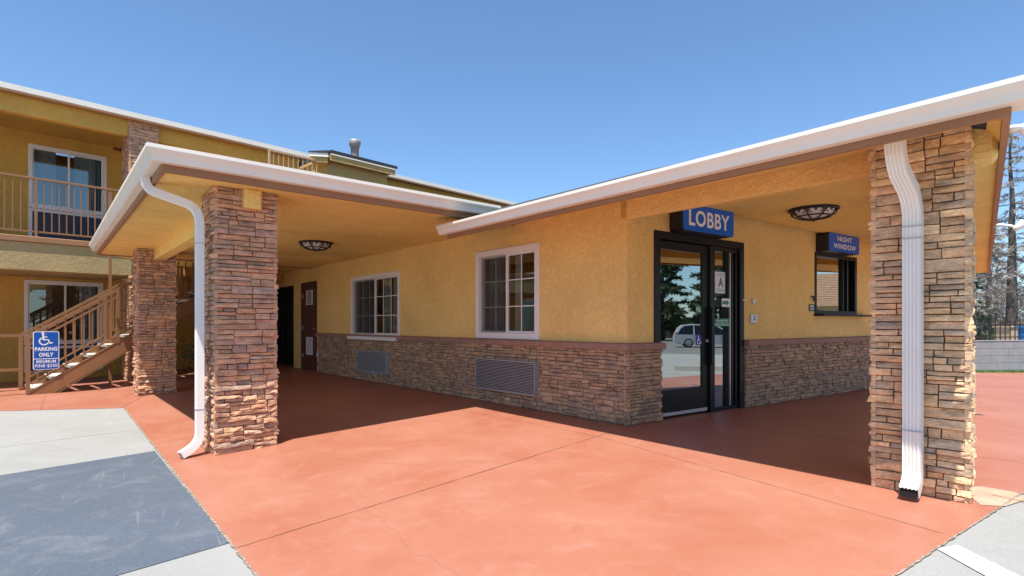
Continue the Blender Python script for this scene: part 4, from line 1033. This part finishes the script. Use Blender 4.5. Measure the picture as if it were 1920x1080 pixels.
# ------------------------------------------------------------------ floodlights on the right eave
def floodlight(px, label, aim, arm):
    o = thing('floodlight',label,'floodlight',px,'white security floodlights on the right eave')
    x,y,z=px
    b=MB(); b.smooth=True; b.lathe((x,y,z-.02),[(.0,0),(.05,0),(.05,.025),(0,.03)],14); b.tube([(x,y,z),(x+arm[0]*.6,y+arm[1]*.6,z+arm[2]*.4),(x+arm[0],y+arm[1],z+arm[2])],.016,8); b.build('bracket', mFlood, o)
    h=Vector((x+arm[0],y+arm[1],z+arm[2])); a=Vector(aim).normalized(); u_=a.orthogonal().normalized()
    b=MB(); b.smooth=True
    n=16; vs=[]; w_=a.cross(u_)
    prof=[(-.04,.008),(-.036,.022),(.0,.034),(.05,.046),(.08,.052),(.08,.045),(.068,.042)]
    for t,rr in prof:
        for k in range(n):
            an=2*math.pi*k/n; vs.append(h+a*t+(u_*math.cos(an)+w_*math.sin(an))*rr)
    fs=[(i*n+k,i*n+(k+1)%n,(i+1)*n+(k+1)%n,(i+1)*n+k) for i in range(len(prof)-1) for k in range(n)]+[tuple(range(n-1,-1,-1)),tuple((len(prof)-1)*n+k for k in range(n))]
    b.add(vs,fs); b.build('lamp_head', mFlood, o)
def on_eave(t,o): return (EC[0]+VR[0]*t+.762*o, EC[1]+VR[1]*t-.647*o)
p = on_eave(.40,.02); floodlight((*p,2.29),'white floodlight near the front right roof corner',(.8,-.1,-.5),(.05,-.03,-.02))
p = on_eave(4.4,.02); floodlight((*p,2.27),'white floodlight further back along the right eave',(.6,-.2,.45),(.12,-.10,-.05))

# ------------------------------------------------------------------ right background
bw0=(11.3,14.86); bw1=(20.5,17.02); BWu=((bw1[0]-bw0[0])/9.45,(bw1[1]-bw0[1])/9.45); BWF=Frame(bw0,BWu,(BWu[1],-BWu[0]))
zb_=-.34
b = MB(); rnd=random.Random(3)
for r_ in range(5):
    z=-.34+r_*.2
    x=-.2 if r_%2 else 0
    while x<9.45:
        a=max(x,0); c=min(x+.4,9.45)
        b.bbox(BWF,a+.005,c-.005,-.19,0,z+.005,z+.195,.004); x+=.4
bo=b.build('block_wall', mBlock); tag(bo,'low grey concrete block wall beyond the red pavement','wall')
b = MB(); b.box(BWF,0.02,9.43,-.18,-.006,-.34,.652); c=b.build('mortar_core', mBlockJoint); c.parent=bo
b = MB(); b.bbox(BWF,0,9.45,-.20,.01,.6605,.69,.006); c=b.build('wall_cap', mBlock); c.parent=bo
fo = thing('iron_fence','black iron picket fence on top of the block wall','fence',BWF.pt(4.7,-.09,.69))
for z in (.76,1.10):
    b=MB(); b.box(BWF,0,9.45,-.11,-.08,z,z+.03); b.build('rail_bar', mIron, fo)
for k in range(52):
    s=.1+k*.18
    b=MB(); b.box(BWF,s-.009,s+.009,-.104,-.086,.692,1.22)
    q=[BWF.pt(s-.02,-.095,1.22),BWF.pt(s,-.085,1.22),BWF.pt(s+.02,-.095,1.22),BWF.pt(s,-.105,1.22),BWF.pt(s,-.095,1.30)]
    b.add(q,[(3,2,1,0),(0,1,4),(1,2,4),(2,3,4),(3,0,4)]); b.box(BWF,s-.028,s+.028,-.1,-.09,1.195,1.215)
    b.build('picket', mIron, fo)
te=thing('enclosure','tan boarded enclosure behind the iron fence','enclosure',(17.0,18.6,-.3))
TE=Frame((16.8,18.7),BWu,(BWu[1],-BWu[0]))
b=MB(); b.bbox(TE,0,3.2,-.5,0,-.3,1.02,.01); b.build('board_panel', mTan, te)
b=MB(); b.bbox(TE,-.04,3.24,-.54,.04,1.0205,1.07,.01); b.build('top_cap', mTan, te)
b=MB(); b.bbox(TE,.65,.95,.001,.03,.83,.92,.01); b.build('vent', mInterior, te)
bb=MB(); bb.bbox(BWF,4.25,4.85,-.9,-.35,-.3,1.02,.03); bo=tag(bb.build('blue_bin', mBlueBin),'blue plastic bin behind the iron fence','bin')
bb=MB(); bb.bbox(BWF,4.22,4.88,-.93,-.32,1.022,1.08,.02); c=bb.build('lid', mBlueBin); c.parent=bo
bb=MB(); bb.bbox(BWF,4.40,4.70,-.349,-.34,.80,.95,.004); c=bb.build('label_plate', mSignWhite); c.parent=bo
b=MB(); RF=Frame((18,33),(.99,.14),(.14,-.99))
for k in range(90): b.bbox(RF,k*.2,k*.2+.19,-.03,(.0 if k%2 else .012),-.6,1.26,.006)
tag(b.build('wood_fence', mRedFence),'reddish board fence in the far right background','fence')
fb=thing('far_building','pale flat building beyond the red board fence','building',(36,44,-.6))
b=MB(); FBF=Frame((22,42),(.98,.2),(.2,-.98)); b.box(FBF,0,26,-8,0,-.6,1.45); b.build('wall', M('far_wall',(.55,.55,.57),.8,.06,2), fb)
b=MB(); b.box(FBF,-.3,26.3,-8.3,.3,1.4505,1.85); b.build('roof', M('far_roof',(.62,.64,.68),.6,.05,2), fb)

# ------------------------------------------------------------------ trees
def blade(mb, p, d, l, w, rnd):
    d=d.normalized(); s=d.cross(Vector((rnd.uniform(-1,1),rnd.uniform(-1,1),rnd.uniform(-1,1))))
    if s.length<1e-3: return
    s.normalize(); mb.add([p-s*w,p+s*w,p+d*l],[(0,1,2)])
def conifer(name, label, x, y, h, seed, leafmat, density=1.0, spread=.2, bare_from=.1, group=None, twig=mTwig, blade_len=.22, lean=0, bw=.012):
    rnd=random.Random(seed); z0=zg(x,y)
    o=thing(name,label,'tree',(x,y,z0),group)
    tr=MB(); tr.smooth=True; br=MB(); lf=MB()
    n=12; pts=[]
    for i in range(n+1):
        t=i/n; pts.append((x+lean*t*h+rnd.uniform(-.05,.05),y+rnd.uniform(-.05,.05),z0+h*t))
    R0=h*.024
    tr.tube(pts,[R0*(1-.93*i/n)+.01 for i in range(n+1)],8); tr.build('trunk', mBark, o)
    nb=int(h*7*density**.5)
    for k in range(nb):
        t=bare_from+(1-bare_from)*(k+rnd.random())/nb
        i=min(int(t*n),n-1); f=t*n-i; p=Vector(pts[i]).lerp(Vector(pts[i+1]),f)
        a=rnd.uniform(0,6.28); ln=h*spread*(1-t)**.7*rnd.uniform(.5,1.15)+.15
        up=rnd.uniform(-.15,.45); d=Vector((math.cos(a),math.sin(a),up)).normalized()
        q=[p]; 
        for j in range(1,6):
            dd=(d+Vector((rnd.uniform(-.25,.25),rnd.uniform(-.25,.25),rnd.uniform(-.25,.15)-.06*j))).normalized()
            q.append(q[-1]+dd*ln/5)
        br.tube(q,[.014+.004*ln]+[.012+.002*ln]*2+[.008,.006,.004],5,False)
        for j in range(1,6):
            for _ in range(2 if density<.6 else 3):
                d2=(q[j]-q[j-1]).normalized()+Vector((rnd.uniform(-.9,.9),rnd.uniform(-.9,.9),rnd.uniform(-.6,.5)))
                l2=ln*rnd.uniform(.12,.32); e=q[j]+d2.normalized()*l2
                br.tube([q[j],q[j]*.5+e*.5+Vector((0,0,rnd.uniform(-.03,.03))),e],[.006,.005,.003],4,False)
                m=int(9*density*max(.5,l2/.4))
                for _ in range(m):
                    pp=q[j].lerp(e,rnd.random()); blade(lf,pp,Vector((rnd.uniform(-1,1),rnd.uniform(-1,1),rnd.uniform(-.8,.6))),rnd.uniform(.5,1.2)*blade_len,bw*rnd.uniform(.7,1.6),rnd)
    br.build('branches', twig, o, fix=False); lf.build('crown', leafmat, o, fix=False)
    return o
T='sparse trees beyond the block wall'
conifer('bare_tree','tall bare-branched tree rising behind the tan enclosure',23.6,26.2,10.6,41,mTwigPale,.8,.21,.10,T,blade_len=.30,bw=.016)
conifer('bare_tree','slim grey bare tree behind the picket fence, left of the tall one',25.4,29.5,7.2,42,mTwigPale,.95,.28,.15,T,blade_len=.3,bw=.018)
conifer('bare_tree','twiggy pale tree at the right edge of the picture',25.9,27.5,7.0,43,mTwigPale,1.0,.30,.12,T,blade_len=.3,bw=.018)
conifer('evergreen_tree','dark green bushy tree close beside the roof edge',22.4,27.0,4.6,44,mLeaf,1.1,.30,.12,T,blade_len=.22,bw=.022)
conifer('bare_tree','low grey tree between roof edge and board fence',28.8,33.5,7.4,45,mTwigPale,1.0,.32,.12,T,blade_len=.34,bw=.022)
conifer('bare_tree','far grey tree low above the board fence',31.5,36.0,6.6,46,mTwigPale,1.0,.34,.1,T,blade_len=.34,bw=.022)
TR='dark evergreens reflected in the door glass'
for i,(x,y,h,lb) in enumerate(((56,3,11.5,'tall dark evergreen mirrored in the door glass, left of the van'),(60,9,13,'tallest evergreen mirrored above the silver van'),(58,15,10,'evergreen mirrored in the sidelight'),(62,-3,10,'evergreen mirrored at the door glass left edge'))):
    conifer('evergreen_tree',lb,x,y,h,60+i,mLeaf,1.3,.33,.10,TR,blade_len=.5,bw=.07)
for i,(x,y,h,lb) in enumerate(((19,-13,9,'evergreen mirrored in the lower wing window'),(25,-10,8,'second evergreen mirrored in the lower wing window, right half'))):
    conifer('evergreen_tree',lb,x,y,h,80+i,mLeaf,1.1,.33,.12,'evergreens mirrored in the wing windows',blade_len=.45,bw=.06)
b=MB(); BF_=Frame((66,-20),(0,1),(-1,0)); 
for k in range(100): b.box(BF_,k*.5,k*.5+.49,-.03,.0 if k%2 else .015,-.7,1.6)
tag(b.build('dark_fence', M('dark_board',(.06,.05,.045),.8,.2)),'dark board fence mirrored behind the silver van','fence')
# shrub in a planter behind the second pillar
sh=thing('shrub','leafy shrub in the shade beyond the second pillar','shrub',(-7.0,12.9,-.17))
b=MB(); rnd=random.Random(9); st=MB()
for k in range(9): st.tube([(-7.0,12.9,-.17),(-7.0+rnd.uniform(-.25,.25),12.9+rnd.uniform(-.25,.25),.4),(-7.0+rnd.uniform(-.45,.45),12.9+rnd.uniform(-.4,.4),rnd.uniform(.5,.85))],[.012,.008,.004],5)
for k in range(700):
    p=Vector((-7.0+rnd.gauss(0,.26),12.9+rnd.gauss(0,.24),.48+rnd.gauss(0,.17))); blade(b,p,Vector((rnd.uniform(-1,1),rnd.uniform(-1,1),rnd.uniform(-.3,1))),.11,.022,rnd)
st.build('stems', mBark, sh); b.build('foliage', mShrub, sh, fix=False)

# ------------------------------------------------------------------ overhead wire
b=MB(); pw=[]
A_=Vector((11.5,17.5,4.4)); B_=Vector((60,50,15))
for i in range(25):
    t=i/24; p=A_.lerp(B_,t); p.z-=1.2*4*t*(1-t)*.35; pw.append(p)
b.tube(pw,.022,6); tag(b.build('overhead_wire', mIron),'black overhead wire crossing the sky in front of the bare trees','wire')

# ------------------------------------------------------------------ minivan (seen in the door glass)
def minivan(loc, ang):
    o=thing('minivan','silver minivan in the lot, mirrored in the entrance glass','minivan',(0,0,0))
    # side outline in (x forward, z): lower body and greenhouse
    body=[(-2.42,.42),(-2.45,.75),(-2.40,.98),(2.05,.94),(2.32,.80),(2.45,.62),(2.44,.36),(2.30,.26),(-2.30,.28)]
    roof=[(-2.36,.98),(-2.12,1.45),(-1.85,1.66),(-1.2,1.74),(.0,1.72),(.62,1.62),(1.02,1.38),(1.62,1.02),(2.02,.945)]
    def ext(mb,pts,w0,w1,zs):
        n=len(pts)
        def wd(z): return w0+(w1-w0)*max(0,min(1,(z-zs[0])/(zs[1]-zs[0])))
        vs=[(x,-wd(z),z) for x,z in pts]+[(x,wd(z),z) for x,z in pts]
        mb.add(vs,[tuple(range(n)),tuple(range(2*n-1,n-1,-1))]+[(i,(i+1)%n,n+(i+1)%n,n+i) for i in range(n)])
    b=MB(); ext(b,body,.93,.90,(.4,.98)); b.smooth=False
    ext(b,[(-2.38,.975),(-2.14,1.47),(-1.86,1.68),(-1.2,1.76),(0,1.74),(.60,1.65),(.66,1.58),(.0,1.655),(-1.2,1.67),(-1.75,1.60),(-2.0,1.42),(-2.26,.975)],.90,.66,(.95,1.75))
    ext(b,[(.60,1.655),(1.05,1.40),(1.66,1.03),(2.06,.94),(1.80,.93),(1.52,1.02),(.98,1.34),(.55,1.60)],.895,.66,(.95,1.75))
    for x in (-1.05,-.05): ext(b,[(x-.05,.97),(x+.05,.97),(x+.03,1.70),(x-.03,1.70)],.902,.672,(.95,1.75))
    body_o=b.build('body', mVan, o)
    b=MB(); ext(b,[(-2.28,.97),(-2.03,1.43),(-1.78,1.61),(-1.2,1.70),(0,1.69),(.57,1.60),(.98,1.36),(1.54,1.02),(1.75,.96)],.885,.645,(.95,1.75)); b.build('windows', mVanGlass, o)
    for sx in (-1.45,1.50):
        for sy in (-1,1):
            b=MB(); b.smooth=False
            pr=[(.0,-.11),(.33,-.11),(.345,-.08),(.345,.08),(.33,.11),(.23,.11),(.22,.09),(0,.09)]
            n=24; vs=[]
            for r_,t in pr:
                for k in range(n):
                    a=2*math.pi*k/n; vs.append((sx+r_*math.cos(a),sy*(.83+t),.345+r_*math.sin(a)))
            b.add(vs,[(i*n+k,i*n+(k+1)%n,(i+1)*n+(k+1)%n,(i+1)*n+k) for i in range(len(pr)-1) for k in range(n)])
            w=b.build('wheel', mTyre, o)
            b=MB()
            for k in range(5):
                a=2*math.pi*k/5
                b.bar((sx,sy*.925,.345),(sx+.21*math.cos(a),sy*.925,.345+.21*math.sin(a)),.07,.03,up=(0,1,0))
            b.tube([(sx+.215*math.cos(2*math.pi*k/24),sy*.93,.345+.215*math.sin(2*math.pi*k/24)) for k in range(25)],.02,6)
            b.build('rim', mAlu, w)
    for sy in (-1,1):
        b=MB(); b.hexa([(2.05,sy*.55,.72),(2.42,sy*.60,.68),(2.20,sy*.915,.70),(1.85,sy*.925,.76),(2.0,sy*.55,.90),(2.33,sy*.60,.82),(2.10,sy*.91,.86),(1.75,sy*.925,.90)]); b.build('headlight', mLamp, o)
        b=MB(); b.bar((-2.405,sy*.80,.80),(-2.30,sy*.80,1.12),.2,.1); b.build('tail_light', mTail, o)
        b=MB(); b.bbox(Frame((1.1,sy*.93),(1,0),(0,sy)),0,.12,.0,.2,1.0,1.14,.02); b.build('wing_mirror', mVan, o)
        b=MB()
        for x in (-1.02,-.02,.85): b.box(WORLD,x,x+.012,sy*.905-.004,sy*.905+.034*sy*.9,.40,.96) if sy>0 else b.box(WORLD,x,x+.012,-.937,-.90,.40,.96)
        b.build('door_seam', mTyre, o)
    o.location=loc; o.rotation_euler=(0,0,ang)
minivan((39.4,7.4,zg(39.4,7.4)+.009), math.atan2(.992,.131))
def dup(root, loc, ang, label):
    r = root.copy(); COL.objects.link(r); r.location = loc; r.rotation_euler = (0,0,ang); r['label'] = label
    for ch in list(root.children):
        c = ch.copy(); COL.objects.link(c); c.parent = r
        for g in ch.children:
            d = g.copy(); COL.objects.link(d); d.parent = c
    return r
dup(bpy.data.objects['minivan'], (20.2,26.5,-.42), math.atan2(.8,.75), 'silver vehicle behind the iron fence, mostly hidden by the right stone pillar')
ws=MB(); WSF=Frame((10.3,6.4),(.13,.991),(-.991,.13))
zz=zg(9.3,7)
n_=[(-.08,0),(.08,0),(.06,.10),(-.06,.10)]
ws.add([WSF.pt(a,d,zz+.004+z) for a in (0,1.83) for d,z in n_],[(0,1,2,3),(7,6,5,4)]+[(i,(i+1)%4,4+(i+1)%4,4+i) for i in range(4)])
wo=tag(ws.build('wheel_stop', mTread),'concrete wheel stop in the lot, mirrored low in the entrance glass','wheel stop')
# tiled house mirrored in the night window
hs=thing('tiled_house','brown tile roofed house mirrored in the night window','house',(41,17,-.66))
HF=Frame((38.5,11),(0.05,.9987),(-.9987,.05))
b=MB(); b.box(HF,0,14,-9,0,-.66,2.5); b.build('wall', mHouse, hs)
b=MB()
b.add([HF.pt(-.6,.7,2.35),HF.pt(14.6,.7,2.35),HF.pt(14.6,-4.5,5.0),HF.pt(2.2,-4.5,5.0),HF.pt(-.6,-9.7,2.35),HF.pt(14.6,-9.7,2.35)],[(0,1,2,3),(4,5,2,3),(0,3,4)])
ho=b.build('roof', mTile, hs, fix=False)
nt=mTile.node_tree; wv=nt.nodes.new('ShaderNodeTexWave'); wv.wave_type='BANDS'; wv.bands_direction='Z'; wv.inputs['Scale'].default_value=2.2; wv.inputs['Distortion'].default_value=.8
tcn=nt.nodes.new('ShaderNodeTexCoord'); nt.links.new(tcn.outputs['Object'],wv.inputs['Vector'])
bpn=nt.nodes.new('ShaderNodeBump'); bpn.inputs['Strength'].default_value=.9; bpn.inputs['Distance'].default_value=.15; nt.links.new(wv.outputs['Fac'],bpn.inputs['Height']); nt.links.new(bpn.outputs['Normal'],nt.nodes['Principled BSDF'].inputs['Normal'])

# ------------------------------------------------------------------ light, sky, camera
sd_=Vector((.095,.365,-1)).normalized()
ld=bpy.data.lights.new('sun','SUN'); ld.energy=5.0; ld.angle=R(.53); ld.color=(1,.955,.89)
lo=bpy.data.objects.new('sun',ld); COL.objects.link(lo); lo.rotation_euler=sd_.to_track_quat('-Z','Y').to_euler(); lo.location=(0,0,30)
w=bpy.data.worlds.new('World'); scene.world=w; w.use_nodes=True; nt=w.node_tree
sky=nt.nodes.new('ShaderNodeTexSky'); sky.sky_type='NISHITA'; sky.sun_disc=False
sky.sun_elevation=math.asin(-sd_.z); sky.sun_rotation=math.atan2(-sd_.x,-sd_.y); sky.air_density=1.0; sky.dust_density=.5; sky.ozone_density=4.0; sky.altitude=300
bg=nt.nodes['Background']; bg.inputs['Strength'].default_value=.113
vm=nt.nodes.new('ShaderNodeVectorMath'); vm.operation='MULTIPLY'; vm.inputs[1].default_value=(.84,.965,1.03)
nt.links.new(sky.outputs['Color'],vm.inputs[0]); nt.links.new(vm.outputs[0],bg.inputs['Color'])
cd=bpy.data.cameras.new('camera'); cd.sensor_width=36; cd.lens=36*1040/1920; cd.shift_y=(607-540)/1920; cd.clip_end=1500; cd.clip_start=.05
co=bpy.data.objects.new('camera',cd); COL.objects.link(co); co.location=(0,0,1.15); co.rotation_euler=(R(90),0,0); scene.camera=co
scene.view_settings.view_transform='Standard'; scene.view_settings.look='None'; scene.view_settings.exposure=0.80; scene.view_settings.gamma=1
scene.cycles.max_bounces=10; scene.cycles.diffuse_bounces=6; scene.cycles.transparent_max_bounces=12
scene.cycles.sample_clamp_indirect=8
scene.cycles.use_denoising=True
